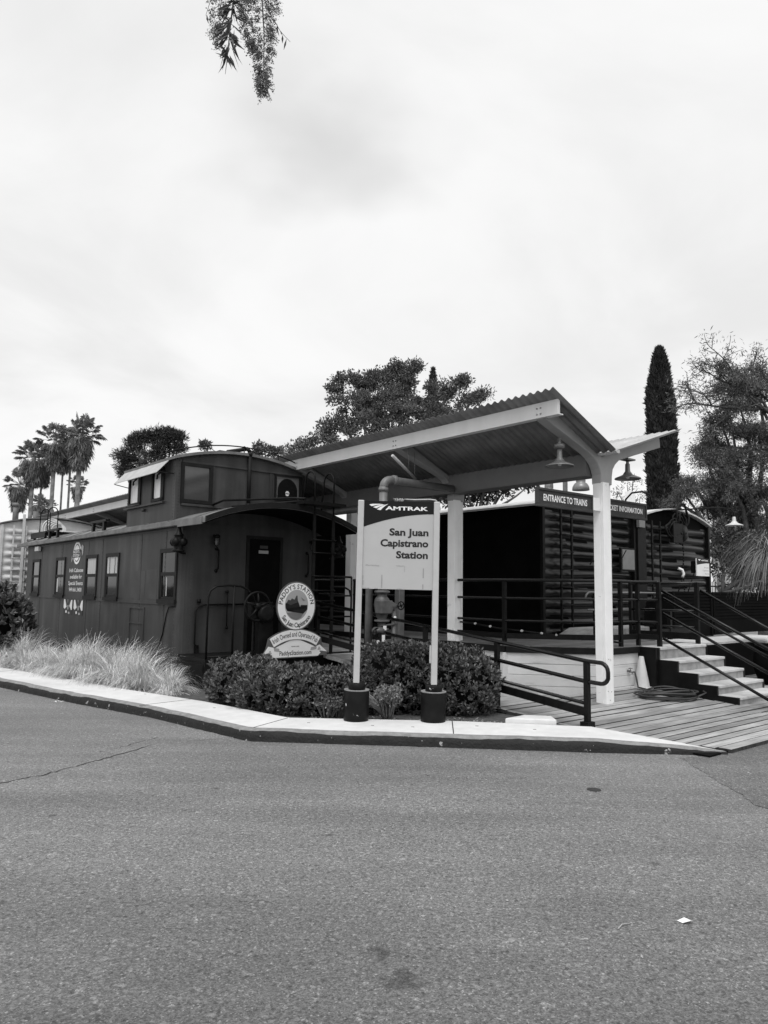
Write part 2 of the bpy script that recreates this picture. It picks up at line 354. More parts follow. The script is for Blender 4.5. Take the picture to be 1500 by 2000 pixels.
M_pubrim = mat('pub_sign_rim', .09, .5, var=.1)
def wood_mat(name, base, island=.16, var=.22, stretch=(14, 1., 14)):
    return mat(name, base, .8, var=var, scale=2.2, bump=.35, bscale=8, island=island, stretch=stretch, detail=8, extra=lambda nn, lk, mm, co, val, b: mm('MULTIPLY', val, mm('SUBTRACT', 1., mm('MULTIPLY', noise_mask(nn, lk, co, 1.3, .45, .72, 6), .45))))
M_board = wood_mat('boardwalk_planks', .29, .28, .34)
M_boardedge = mat('plank_gap_shade', .045, .9, var=.5, scale=12, spec=.1)  # edges coloured near black for the shade of the plank gaps, partly grime
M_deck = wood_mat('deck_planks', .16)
M_signwood = mat('sign_wood', .034, .7, var=.4, scale=3, bump=.3, bscale=20, stretch=(1, 2, 14), detail=8)
M_treadc = mat('step_concrete', .5, .85, var=.14, scale=6, bump=.3, bscale=60, extra=conc_x)
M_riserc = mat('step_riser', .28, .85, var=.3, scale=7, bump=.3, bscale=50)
M_cone = mat('faded_cone', .52, .6, var=.10, scale=9)
M_hose = mat('hose_rubber', .035, .45, var=.2, scale=20)
M_brass = mat('tap_metal', .2, .35, .6, var=.1)
M_cream = mat('cream_cap', .62, .6, var=.06)
M_wcar = mat('pale_boxcar_paint', .50, .55, var=.15, scale=3, bump=.1, bscale=12)
M_leaf_h = mat('hedge_leaf', .095, .36, var=.2, scale=2, island=.75, spec=.5, trans=.15)
M_leaf_t = mat('tree_leaf', .12, .6, var=.2, scale=1, island=.6, trans=.3)
M_leaf_pep = mat('pepper_leaf', .11, .6, var=.25, scale=.7, island=.6, trans=.25)
M_leaf_dark = mat('pine_needle', .05, .65, var=.3, scale=.8, island=.6, trans=.1)
M_cyp = mat('cypress_leaf', .036, .7, var=.4, scale=.9, island=.7, trans=.08)
M_palm = mat('palm_leaf', .20, .5, var=.2, scale=1, island=.5, trans=.1)
M_thatch = mat('palm_thatch', .15, .8, var=.3, scale=2, island=.5)
M_bark = mat('bark', .085, .9, var=.35, scale=8, bump=.6, bscale=30)
M_palmbark = mat('palm_bark', .2, .9, var=.45, scale=5, bump=.6, bscale=14)
M_grass = mat('feather_grass', .62, .6, var=.3, scale=2.2, island=.6, trans=.2)
M_grass_d = mat('feather_grass_base', .24, .7, var=.3, scale=3, island=.4)
M_strap = mat('strap_leaf', .17, .5, var=.2, scale=3, island=.45)
M_branchleaf = mat('overhang_leaf', .05, .5, var=.2, scale=3, island=.4, trans=.2)
M_branchfine = mat('overhang_fruit', .16, .6, var=.25, scale=3, island=.5, trans=.1)
M_farwall = mat('pale_far_wall', .46, .8, var=.1, scale=2)
M_dark = mat('dark_void', .004, .9, var=.1)
# ================================================================ THE SETTING
g = MB(); g.add([(-900,-900,-.06),(900,-900,-.06),(900,900,-.06),(-900,900,-.06)], [(0,1,2,3)]); g.build('ground', M_bedsoil, tagd=dict(kind='structure', label='bare earth reaching away behind the station'))
g = MB(); g.add([(-60,-30,0),(60,-30,0),(60,34,0),(-60,34,0)], [(0,1,2,3)]); road = g.build('road', M_asph, tagd=dict(kind='structure', label='worn grey asphalt of the station road'))
g = MB()
def crack(mb, pts, w, z=.003, step=.045):
    pts = [Vector((x, y, 0)) for x, y in pts]; path = []
    for a, b in zip(pts[:-1], pts[1:]):
        k = max(2, int((b-a).length/step)); path += [a.lerp(b, i/k)+Vector(rng.normal(0, .012, 2).tolist()+[0]) for i in range(k)]
    path.append(pts[-1]); vs = []
    for i, p in enumerate(path):
        d = (path[min(i+1, len(path)-1)]-path[max(i-1, 0)]).normalized(); s_ = Vector((-d.y, d.x, 0))
        ww = w*rng.uniform(.15, 1.2)*min(1, i/3+.2, (len(path)-1-i)/3+.2); vs += [p+s_*ww/2+Vector((0,0,z)), p-s_*ww/2+Vector((0,0,z))]
    mb.add(vs, [(2*i, 2*i+1, 2*i+3, 2*i+2) for i in range(len(path)-1)])
crack(g, [(-3.35,5.15),(-2.82,5.66),(-2.61,5.94),(-2.38,6.45),(-2.30,6.62),(-2.12,7.06)], .018)
crack(g, [(-2.51,6.71),(-2.35,7.0),(-2.18,7.41)], .012)
crack(g, [(-1.9,7.2),(-1.55,7.4)], .008)
g.build('road_crack', M_crack, road)
g = MB(); pts = [F(-3.30,6.95),F(-3.36,14),F(-1.,16),F(12,10)] 
ed = [(2.70,6.80),(2.66,6.0),(2.66,5.2),(2.75,4.2),(2.9,2.0)]; pl = []
for a_, c_ in zip(ed[:-1], ed[1:]):
    k = int(math.dist(a_, c_)/.05); pl += [(a_[0]+(c_[0]-a_[0])*i/k+rng.normal(0,.012), a_[1]+(c_[1]-a_[1])*i/k, .003) for i in range(k)]
pl += [(2.9,2.0,.003),(9,0,.003),(22,12,.003),tuple(F(-3.38,20,.003)),tuple(F(-3.38,6.9,.003))]
g.add(pl, [tuple(reversed(range(len(pl))))])
g.build('asphalt_patch', M_patch, tagd=dict(kind='structure', label='darker smoother asphalt in front of the boardwalk'))
# ---- kerb
oo = [(-20,22.8),(-9.6,14.2),(-5.45,10.75),(-3.79,9.38),(-2.55,8.45),(-1.34,7.33),(-1.22,7.27),(.72,7.10),(2.0,6.97),(2.75,6.945),(3.2,6.96)]
rr = [(-19.56,23.32),(-9.16,14.72),(-5.01,11.27),(-3.35,9.90),(-2.11,8.97),(-1.02,7.98),(-.96,7.94),(.75,7.88),(2.13,7.66),(2.78,7.17),(3.12,7.02)]
hh = [.115]*9+[.075,.034]
so_, sr_, sh_ = [], [], []
for i in range(len(oo)-1):
    k = max(1, int(math.dist(oo[i], oo[i+1])/.07))
    for j in range(k):
        t = j/k; L = lambda a, b: tuple(x+(y-x)*t for x, y in zip(a, b)); so_.append(L(oo[i], oo[i+1])); sr_.append(L(rr[i], rr[i+1])); sh_.append(hh[i]+(hh[i+1]-hh[i])*t)
so_.append(oo[-1]); sr_.append(rr[-1]); sh_.append(hh[-1])
kb = MB(); vs = []; NP = 7; wob = np.convolve(rng.normal(0, 1, len(so_)+8), np.ones(5)/5, 'same')
for i, (o_, r_, h_) in enumerate(zip(so_, sr_, sh_)):
    d = Vector((r_[0]-o_[0], r_[1]-o_[1], 0)); W = d.length; d /= W; j = rng.normal(0, .006); jj = wob[i]*.020
    for s_, z in [(0+j*.6, -.03), (.008+j*.6, .40*h_), (.018+j, .78*h_+jj*.6), (.036+jj*.5, .93*h_+jj*.2), (min(.085, W*.5)+jj, h_), (W, h_), (W+.004, -.03)]:
        vs.append((o_[0]+d.x*s_, o_[1]+d.y*s_, z))
n = len(so_); mi = [1, 1, 2, 2, 0, 0]
for k in range(NP-1):
    kb.add([], [])
    kb.f += [(i*NP+k, (i+1)*NP+k, (i+1)*NP+k+1, i*NP+k+1) for i in range(n-1)]; kb.mi += [mi[k]]*(n-1); kb.sm += [0 < k < 4]*(n-1)
kb.v = vs; kb.f.append(tuple((n-1)*NP+k for k in range(NP))); kb.mi.append(2); kb.sm.append(False)
kerb = kb.build('kerb', [M_curb, M_curbface, M_curbedge], tagd=dict(kind='structure', label='pale concrete kerb with a black painted face'))
jt = MB()
for a, b in [((-2.76,8.60),(-2.30,9.13)),((-1.24,7.37),(-.98,7.92)),((.69,7.19),(.74,7.87)),((-6.2,11.45),(-5.75,11.98))]:
    jt.bar((a[0],a[1],.1155), (b[0],b[1],.1155), .010, .003)
for x, y in [(-.1,7.55),(-.75,7.65),(.95,7.6),(1.5,7.45),(.3,7.5),(-1.9,8.5),(-3.0,9.5)]: jt.box((x,y,.113),(x+.03,y+.012,.117))
jt.build('kerb_joint', M_crack, kerb)
b = MB(); b.prism([(1.28,7.80),(1.52,8.02),(1.80,7.98),(1.80,7.74)], 2, .05, .165); b.build('concrete_block', M_curb, bevel=.012, tagd=dict(label='small pale concrete block on the kerb beside the handrail', category='concrete block'))
# ---- planting bed
b = MB(); zb = .07
pl = [(x, y) for x, y in rr[:9]]+[tuple(F(-4.75,6.57).xy), tuple(F(-12.,6.57).xy), tuple(F(-45,6.57).xy), tuple(F(-45,-4).xy)]
b.add([(x, y, zb) for x, y in pl], [tuple(range(len(pl)))]); b.build('planting_bed', M_bedsoil, tagd=dict(kind='structure', label='dark soil bed behind the kerb'))
# ---- boardwalk, ramp
def zbw(u): return .03+max(0, -4.4-u)*.06
def zramp(u): return min(.70, .126+(-6-u)*.095) if u < -6 else zbw(u)
b = MB(); u = -3.36
while u > -6.0:
    u1 = max(u-.142, -6.02); v0 = 6.58+max(0, u+4.57)*.32; cuts = [v0, 14.2] if rng.random() < .4 else [v0, rng.uniform(8.3, 12), 14.2]
    for va, vb in zip(cuts[:-1], cuts[1:]):
        j = rng.normal(0, .0035); g_ = .0075
        za, zc = zbw(u)+j, zbw(u1)+j
        e_ = .004*rng.uniform(.4, 1.4); hN, hF = rng.uniform(.0012, .0045), rng.uniform(.0012,.0045)
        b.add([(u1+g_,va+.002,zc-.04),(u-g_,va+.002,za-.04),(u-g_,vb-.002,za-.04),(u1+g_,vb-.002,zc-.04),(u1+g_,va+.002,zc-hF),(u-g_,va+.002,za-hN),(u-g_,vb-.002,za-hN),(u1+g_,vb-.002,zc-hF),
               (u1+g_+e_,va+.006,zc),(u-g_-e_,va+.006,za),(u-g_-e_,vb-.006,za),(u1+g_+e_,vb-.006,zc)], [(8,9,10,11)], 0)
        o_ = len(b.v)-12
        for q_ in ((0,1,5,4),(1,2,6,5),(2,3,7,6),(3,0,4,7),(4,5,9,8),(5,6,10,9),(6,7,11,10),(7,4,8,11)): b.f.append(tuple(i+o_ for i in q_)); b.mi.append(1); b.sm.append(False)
    u = u1 if u1 > -6.01 else -9
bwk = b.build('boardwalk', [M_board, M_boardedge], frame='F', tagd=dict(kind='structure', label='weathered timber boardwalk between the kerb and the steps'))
b = MB(); u = -6.02
while u > -12.0:
    u1 = u-.142; j = rng.normal(0, .0015)
    b.add([(u1+.002,6.64,zramp(u1)+j-.05),(u-.002,6.64,zramp(u)+j-.05),(u-.002,8.03,zramp(u)+j-.05),(u1+.002,8.03,zramp(u1)+j-.05),(u1+.002,6.64,zramp(u1)+j),(u-.002,6.64,zramp(u)+j),(u-.002,8.03,zramp(u)+j),(u1+.002,8.03,zramp(u1)+j)],
          [(4,5,6,7),(0,1,5,4),(1,2,6,5),(2,3,7,6),(3,0,4,7)]); u = u1
b.build('boardwalk_ramp', M_board, frame='F', tagd=dict(kind='structure', label='timber ramp rising from the boardwalk beside the white skirting'))
b = MB(); b.box((-3.4,6.62,-.01),(-6.1,14.2,.02)); b.box((-6.0,6.60,-.02),(-12,6.635,.10)); b.build('ramp_joist', M_blackmatt, bwk) if False else b.build('ramp_bearer', M_blackmatt, frame='F', tagd=dict(kind='structure'))
# ---- timber deck
ZD = .70
dk = thing('timber_deck', 'raised timber station deck with dark edge and white boarded skirting', 'deck', (-6.5, 9.5, 0))
b = MB(); u = -6.0
while u > -28:
    u1 = u-.145; va = 8.07+max(0, u+7.05)*(.95/1.05); vb = 14.6 if u > -7.9 else 9.9
    j = rng.normal(0, .0015); b.box((u1+.003, va, ZD-.04),(u-.003, vb, ZD+j)); u = u1
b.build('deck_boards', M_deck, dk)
edge = [(-28.,8.05),(-7.05,8.05),(-6.0,9.0),(-6.0,9.78)]
f = MB(); s_ = MB(); bk = MB()
for (ua, va), (ub, vb) in zip(edge[:-1], edge[1:]):
    d = Vector((ub-ua, vb-va, 0)); L = d.length; d /= L; nrm = Vector((d.y, -d.x, 0))       # outwards
    p0 = Vector((ua, va, 0)); p1 = Vector((ub, vb, 0))
    f.bar(p0+nrm*.012+Vector((0,0,ZD-.045)), p1+nrm*.012+Vector((0,0,ZD-.045)), .045, .085)
    zb_ = -.02; hts = [ZD-.09-.152*i for i in range(6)]
    cuts = [0]
    while cuts[-1] < L-.01: cuts.append(min(L, cuts[-1]+(2.4 if L > 5 else 5)))
    for z1 in hts:
        z0 = z1-.147
        if z1 < zb_: break
        for a, c in zip(cuts[:-1], cuts[1:]):
            q0, q1 = p0+d*(a+.003), p0+d*(c-.003); o_ = nrm*rng.normal(0, .0015)
            s_.add([q0-nrm*.02+o_+Vector((0,0,z0)), q1-nrm*.02+o_+Vector((0,0,z0)), q1-nrm*.02+o_+Vector((0,0,z1)), q0-nrm*.02+o_+Vector((0,0,z1)),
                    q0+o_+Vector((0,0,z0)), q1+o_+Vector((0,0,z0)), q1+o_+Vector((0,0,z1)), q0+o_+Vector((0,0,z1))], [(4,5,6,7),(0,3,2,1),(0,1,5,4),(3,7,6,2),(0,4,7,3),(1,2,6,5)])
    bk.bar(p0-nrm*.05+Vector((0,0,.3)), p1-nrm*.05+Vector((0,0,.3)), .04, .64)
s_.bar((-7.05+.0,8.035,.02),(-7.05,8.035,.61),.10,.03)
f.build('edge_board', M_cabtrim, dk); s_.build('skirting', M_skirt, dk, bevel=.003, seg=1); bk.build('skirting_backing', M_blackmatt, dk)
# ---- steps
st = thing('concrete_steps', 'five concrete steps with pale treads and a black painted side', 'steps', (-5.2, 10.5, 0))
us = [-6.02,-5.71,-5.43,-5.15,-4.88,-4.60]; zs = [.70,.53,.385,.245,.105]
zs = [.70,.535,.39,.255,.135]
trd = MB(); rsr = MB(); side = MB()
for i in range(5):
    ua, ub = us[i], us[i+1]; zt = zs[i]; zl = zs[i+1] if i < 4 else -.01
    trd.box((ua-.02 if i else ua, 9.80, zt-.035),(ub+.018, 11.10, zt+.003)); rsr.box((ub-.2, 9.803, zl),(ub, 11.097, zt-.035))
prof = [(-6.02,-.02),(-4.60,-.02)]
for i in range(4, -1, -1): prof += [(us[i+1], zs[i]-.005),(us[i], zs[i]-.005)]
sp = []
for q in prof:
    if not sp or q != sp[-1]: sp.append(q)
side.prism(sp, 1, 9.795, 9.76); side.prism(sp, 1, 11.105, 11.16)
side.box((-6.01,9.70,-.02),(-5.72,9.765,.69))
trd.build('tread', M_treadc, st, bevel=.008); rsr.build('riser', M_riserc, st); side.build('side_wall', M_chipped, st)
# black retaining wall and cream cap right of the steps
b = MB(); b.box((-6.3,11.17,-.02),(-5.82,16.5,.66)); wl = b.build('retaining_wall', M_blackmatt, frame='F', origin=(-6,13,0), bevel=.01, tagd=dict(label='low black wall with a cream cap beside the concrete steps', category='wall'))
b = MB(); b.box((-5.95,12.86,.66),(-5.55,16.5,.74)); b.build('cap', M_cream, wl, bevel=.03)
b = MB(); b.box((-6.6,11.15,ZD-.03),(-5.83,14.6,ZD+.003)); b.build('deck_landing', M_treadc, dk)
b = MB(); b.prism([(10.0,.70),(10.45,.87),(15.4,.89),(15.4,.70)], 0, -7.76, -7.2); b.build('concrete_ledge', M_riserc, frame='F', origin=(-7.5,12.5,.7), bevel=.015, tagd=dict(label='low concrete ledge along the foot of the two black boxcars', category='ledge'))

# ================================================================ CANOPY
cn = thing('platform_canopy', 'white posted platform canopy with a corrugated butterfly roof', 'canopy', (-5.5, 8.2, 0))
VP, UP0 = 8.05, -5.42; SPC = 2.665
for k in range(8):
    u0 = UP0-SPC*k; zb_ = zbw(u0) if k == 0 else ZD
    zp = 2.87
    p = MB(); p.box((u0-.155,VP,zb_),(u0-.05,VP+.235,zp)); p.box((u0-.05,VP,zb_),(u0,VP+.135,zp)); p.build('pillar', M_white, cn, bevel=.006)
    if k == 0:
        for (dv, z) in [(.03,.16),(.10,.15),(.07,.05),(.05,.55)]:
            MB().lathe([(.006,0),(.005,.006),(0,.008)], (u0, VP+dv, zb_+z), 8, ax=0).build('bolt', M_grey, cn)
    def arc(cx, cz, r, a0, a1, m=10): return [(cx+r*cos(a0+(a1-a0)*i/m), cz+r*sin(a0+(a1-a0)*i/m)) for i in range(m+1)]
    poly = [(VP+.236,2.85),(VP,2.85),(8.046,2.97),(8.02,3.04),(7.975,3.105),(7.89,3.178),(7.80,3.219),(7.635,3.277),(7.08,3.465),(6.935,3.52),(6.935,3.70),(7.985,3.222),(8.07,3.205),(9.25,3.60),(9.47,3.66),(9.49,3.507),(8.826,3.312),(8.459,3.197),(8.37,3.13),(8.315,3.06),(8.294,2.97)]
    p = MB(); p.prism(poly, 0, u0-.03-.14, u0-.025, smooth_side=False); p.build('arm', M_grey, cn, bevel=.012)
    for du, dz in [(0,0),(.055,.0),(0,.07),(.055,.07)]:
        p = MB(); p.lathe([(.011,0),(.009,.008),(0,.011)], (u0-.06-du, 6.888, 3.575+dz), 8, ax=1)
        p.v = [(x, 2*6.888-y, z) for x, y, z in p.v]; p.f = [tuple(reversed(q)) for q in p.f]; p.build('bolt', M_grey, cn)
U_F, U_B = -5.18, -27.2
p = MB(); p.box((U_F-.05,6.89,3.53),(U_B,6.93,3.71)); p.box((U_F-.05,6.93,3.53),(U_B,6.99,3.545)); p.build('fascia', M_fascia, cn)
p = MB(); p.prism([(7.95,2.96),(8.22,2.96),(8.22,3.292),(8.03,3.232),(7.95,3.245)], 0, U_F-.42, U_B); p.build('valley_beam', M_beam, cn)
p = MB()
def sheet(mb, pa, pb, t=.012, amp=.016, per=.112, rows=2):
    nu_ = int((U_F-U_B)/per*8); vs = []
    for i in range(nu_+1):
        u = U_F+.0-(U_F-U_B)*i/nu_; wv = amp*cos(2*pi*(U_F-u)/per)
        for (v, z) in (pa, pb):
            vs.append((u, v, z+wv))
    mb.add(vs, [(2*i, 2*i+1, 2*i+3, 2*i+2) for i in range(nu_)], 0, True)
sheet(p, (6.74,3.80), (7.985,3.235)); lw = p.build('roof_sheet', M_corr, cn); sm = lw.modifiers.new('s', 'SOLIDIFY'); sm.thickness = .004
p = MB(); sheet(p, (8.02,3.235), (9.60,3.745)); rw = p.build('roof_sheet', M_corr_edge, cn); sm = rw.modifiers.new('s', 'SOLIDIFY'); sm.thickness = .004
# barge boards at the front gable
p = MB(); p.prism([(7.965,3.232),(7.99,3.205),(8.05,3.205),(8.05,3.25)], 0, U_F+.01, U_B); p.build('gutter', M_corr2, cn)
# pendant lamps under the arms
def rlm(name, label, c, s=1., frame='F', stem=.12, m=M_galv, deep=False, group=None):
    t = thing(name, label, 'lamp', c, frame, group); x, y, z = c
    if not deep: prof = [(.03*s,stem),(.045*s,stem-.01),(.05*s,.05*s),(.085*s,.0),(.095*s,-.02*s),(.17*s,-.055*s),(.245*s,-.085*s),(.255*s,-.105*s),(.25*s,-.11*s),(.235*s,-.09*s),(.16*s,-.06*s),(.0,-.05*s)]
    else: prof = [(.04*s,stem),(.075*s,stem-.03),(.08*s,.02),(.08*s,-.0),(.12*s,-.02*s),(.19*s,-.09*s),(.205*s,-.16*s),(.205*s,-.19*s),(.19*s,-.185*s),(.17*s,-.09*s),(0,-.03*s)]
    MB().lathe(prof[::-1], (x, y, z), 28).build('lamp_shade', m, t)
    MB().lathe([(.0,-.10*s),(.03*s,-.09*s),(.035*s,-.05*s),(.02*s,.0)], (x, y, z), 12).build('bulb', M_lampin, t)
    return t
l1 = rlm('pendant_lamp', 'grey enamel dish lamp under the long arm of the canopy, above the entrance sign', (-5.50,7.27,3.06), .68, stem=.15); MB().lathe([(.06,.0),(.065,.05),(.02,.06)], (-5.50,7.27,3.21), 12).tube([(-5.5,7.27,3.2),(-5.5,7.27,3.33)], .022, 8).build('ceiling_mount', M_galv, l1)
l2 = rlm('pendant_lamp', 'dish lamp under the short arm of the canopy, in front of the cypress', (-5.50,8.74,3.06), .68, stem=.14); MB().box((-5.56,8.66,3.24),(-5.44,8.84,3.262)).tube([(-5.5,8.74,3.16),(-5.5,8.74,3.25)], .02, 8).build('ceiling_mount', M_galv, l2)
# wooden hanging signs on the front pillar
def fit(s, W, capH, offset=.0, align='L', shear=0.):
    size = capH/max(q[1] for q in _glyphs('H', 0)[0]); V, _ = _glyphs(s, offset); a = np.array(V); nat = (a[:,0].max()-a[:,0].min())*size
    return text_geo(s, size, offset, align, W/nat, shear)
def wood_sign(label, va, vb, u0, words, zlo, zhi, tx, W, capH):
    t = thing('wooden_sign', label, 'sign', (u0, (va+vb)/2, zlo), group=None)
    b = MB(); b.box((u0-.03,va+.02,zlo+.02),(u0-.008,vb-.02,zhi-.02)); b.build('board', M_signwood, t)
    b = MB(); b.box((u0-.04,va,zlo),(u0+.006,vb,zlo+.03)); b.box((u0-.04,va,zhi-.03),(u0+.006,vb,zhi)); b.box((u0-.038,va,zlo+.03),(u0+.004,va+.03,zhi-.03)); b.box((u0-.038,vb-.03,zlo+.03),(u0+.004,vb,zhi-.03)); b.build('frame', M_signwood, t, bevel=.004)
    b = MB(); put_text(b, fit(words, W, capH, .022), lambda x, y: (u0-.003, tx+x, (zlo+zhi)/2-capH/2+y)); 
    b.build('lettering', M_signwhite, t); return t
ws = wood_sign('dark wooden hanging sign reading entrance to trains', 6.80, 7.90, -5.47, 'ENTRANCE TO TRAINS', 2.465, 2.69, 6.92, .86, .075)
MB().box((-5.50,7.90,2.50),(-5.465,8.05,2.66)).build('bracket', M_white, ws)
ws = wood_sign('dark wooden sign reading ticket information, partly behind the front pillar', 8.33, 9.56, -5.72, 'TICKET INFORMATION', 2.50, 2.735, 8.56, .885, .07)
MB().box((-5.745,8.25,2.55),(-5.72,8.35,2.66)).build('bracket', M_white, ws)
# ================================================================ CABOOSE
cb_ = thing('caboose', 'dark painted railway caboose with a cupola, used as a pub', 'caboose', (-14.5, 5.92, 0))
VL, VR, UE, UB, ZF, ZT = 4.68, 7.16, -10.50, -19.25, .25, 2.42
VC = (VL+VR)/2
rc = .13
body = [(UB,VL),(UE-rc,VL)]+[(UE-rc+rc*sin(radians(a)), VL+rc-rc*cos(radians(a))) for a in (20,45,70)]+[(UE,VL+rc),(UE,VR-rc)]+[(UE-rc+rc*cos(radians(a)), VR-rc+rc*sin(radians(a))) for a in (20,45,70)]+[(UE-rc,VR),(UB,VR)]
b = MB(); b.prism(body, 2, ZF, ZT+.02, smooth_side=False)
# end walls up into the roof arch
def roof_z(v, ze=2.43, rise=.29, half=1.34):
    t = (v-VC)/half; return ze+rise*(1-t*t)
ar = [(v, roof_z(v)-.06) for v in np.linspace(VL+.02, VR-.02, 15)]
b.prism([(VL+.02, ZT-.1)]+ar+[(VR-.02, ZT-.1)], 0, UE-.02, UB+.02)
# belt rail, letter-board strip and panel seams
b.box((UB,VL-.012,1.185),(UE-rc,VL,1.235)); b.box((UB,VL-.010,2.335),(UE-rc,VL,2.40))
for u in (-11.05,-12.05+.0,-13.95,-14.75,-16.45,-18.0): b.box((u-.012,VL-.005,ZF+.02),(u+.012,VL,2.33))
b.box((UB,VL-.01,ZF),(UE-rc,VL,ZF+.06))
# small hatch low on the side
for a_, c_ in [((-12.42,1.10),(-11.80,1.13)),((-12.42,.52),(-11.80,.55)),((-12.45,.55),(-12.42,1.10)),((-11.83,.55),(-11.80,1.10)),((-12.42,.85),(-11.83,.87))]: b.box((a_[0],VL-.014,a_[1]),(c_[0],VL,c_[1]))
b.build('body', M_cab, cb_)
rv = MB()
def rivet(u, v, z, ax):
    r = .009; pr = [(r,0),(r*.7,r*.6),(0,r*.8)]
    if ax == 's':
        m = MB(); m.lathe(pr, (0,0,0), 5, ax=1); rv.add([(u+p[0], v-p[1], z+p[2]) for p in m.v], [tuple(reversed(f)) for f in m.f], 0, True)
    else: rv.lathe(pr, (u, v, z), 5, ax=0)
for u in (-11.05,-12.05,-13.95,-16.45): 
    for z in np.arange(.35, 2.33, .075): rivet(u-.02, VL-.004, z, 's')
for z in np.arange(.35, 2.35, .055): rivet(UE-rc-.03, VL, z, 's'); rivet(UE, VL+rc+.05, z, 'e')
for u in np.arange(-18.9, -10.7, .07): rivet(u, VL-.009, 2.37, 's')
for u in np.arange(-18.9, -10.7, .12): rivet(u, VL-.009, .28, 's')
for v in np.arange(VL+.3, 5.8, .11): rivet(UE, v, .32, 'e')
for v in (5.15,): 
    for z in np.arange(.35, 1.5, .09): rivet(UE, v, z, 'e')
rv.build('rivet_rows', M_cab, cb_)
b = MB()
for (ua, ub, za, zb2) in [(-12.45,-11.85,1.27,1.72),(-11.78,-11.35,1.27,1.74)]: b.box((ua,VL-.002,za),(ub,VL-.0005,zb2))
b.build('faded_panel', M_rust, cb_)
# roof
def arch(v0, v1, ze, rise, n=25): 
    c = (v0+v1)/2; h = (v1-v0)/2; return [(v, ze+rise*(1-((v-c)/h)**2)) for v in np.linspace(v0, v1, n)]
top = arch(4.585, 7.255, 2.445, .29); bot = arch(4.585, 7.255, 2.375, .29)
b = MB(); b.prism(top+bot[::-1], 0, -19.95, -9.53, smooth_side=False)
b.box((-19.9,4.57,2.385),(-10.42,4.60,2.455)); b.box((-10.42,4.565,2.355),(-9.62,4.60,2.46))
for k in range(11):
    u = -19.5+k*.95; t2 = [(v, z+.012) for v, z in top]; b.prism(t2+[(v, z-.002) for v, z in top[::-1]], 0, u-.02, u+.02)
b.build('roof', M_cabroof, cb_)
b = MB(); b.prism([(v, z-.004) for v, z in bot]+[(v, z-.016) for v, z in bot[::-1]], 0, -10.48, -9.54); b.build('porch_shade_sheet', M_blackmatt, cb_)  # dark sheet added to deepen the underside shade and cut bounced light
b = MB(); b.prism([(v, z+.014) for v, z in top]+[(v, z-.06) for v, z in top[::-1]], 0, -9.53, -9.495); b.build('roof_edge', M_cabtrim, cb_)
# roof grab bars and the far end platform with hoops
def hoop(mb, p, q, h, r=.014, r2=.14):
    p, q = Vector(p), Vector(q); m = (p+q)/2; d = (q-p)/2; pts = [p]
    for i in range(13):
        a = pi-pi*i/12; pts.append(m+d*cos(a)+Vector((0,0,h-d.length+ d.length*sin(a))))
    pts.append(q); mb.tube(pts, r, 6)
b = MB(); b.box((-19.85,4.86,2.70),(-18.55,5.75,2.74)); b.box((-19.85,4.86,2.60),(-18.6,4.90,2.705))
for uu in (-19.75,-18.8): b.box((uu,4.9,2.42),(uu+.05,4.95,2.705))
b.build('roof_platform', M_black, cb_)
for ua in (-19.6,-18.95): b = MB(); hoop(b, (ua,5.0,2.72), (ua+.3,5.15,2.72), .62, .013); b.build('grab_hoop', M_black, cb_)
for ua, ub in [(-14.9,-14.0),(-17.9,-17.0)]:
    b = MB(); b.box((ua,4.72,2.678),(ub,4.80,2.72)); b.box((ua+.08,4.73,2.47),(ua+.16,4.78,2.68)); b.box((ub-.2,4.73,2.47),(ub-.12,4.78,2.68)); b.build('roof_step', M_black, cb_)
MB().tube([(-10.9,5.35,2.78),(-10.6,5.4,2.84),(-9.7,6.1,2.86),(-9.45,6.2,2.84)], .018, 7).build('roof_grab_iron', M_black, cb_)
MB().tube([(-10.5,5.5,2.74),(-9.5,6.15,2.80)], .016, 7).build('roof_grab_iron', M_black, cb_)
MB().box((-9.75,6.1,2.75),(-9.35,6.9,2.80)).build('running_board', M_black, cb_)
# windows along the side
def side_window(u0, u1, z0, z1, parts_curt):
    f = MB(); o = VL-.022; fr = .055
    f.box((u0,o,z0),(u0+fr,VL,z1)); f.box((u1-fr,o,z0),(u1,VL,z1)); f.box((u0+fr,o,z1-fr-.01),(u1-fr,VL,z1)); f.box((u0-.01,o-.02,z0-.03),(u1+.01,VL,z0+.035))
    zm = z0+(z1-z0)*.52; f.box((u0+fr,o+.004,zm-.028),(u1-fr,VL,zm+.028)); f.box((u0+fr,o+.006,z0+.035),(u0+fr+.05,VL,zm-.028)); f.box((u1-fr-.02,o+.006,z0+.035),(u1-fr,VL,zm-.028))
    f.box((u0+fr,o+.006,z0+.035),(u1-fr,VL,z0+.075))
    wn = f.build('window', M_cabtrim, cb_)
    p = MB(); p.box((u0+fr,VL-.004,z0),(u1-fr,VL-.0015,z1-.02)); p.build('pane', M_glass, wn)
    c = MB()
    for (a, b2, hi) in parts_curt:
        x0 = u0+fr+(u1-u0-2*fr)*a; x1 = u0+fr+(u1-u0-2*fr)*b2
        zz0, zz1 = (zm+.03, z1-.07) if hi else (z0+.09, zm-.05)
        nq = 6; c.grid(lambda s, t: (x0+(x1-x0)*s, VL-.006-.002*sin(s*nq*3), zz0+(zz1-zz0)*t), 12, 2)
    if parts_curt: c.build('curtain', M_curtain, wn)
side_window(-18.72,-18.08,1.235,2.055,[])
side_window(-16.84,-16.18,1.235,2.055,[(.1,.25,False)])
side_window(-14.86,-14.18,1.235,2.055,[(.12,.92,True)])
side_window(-13.72,-13.04,1.235,2.055,[(.03,.2,True),(.3,.66,True),(.76,.97,True),(.0,.06,False)])
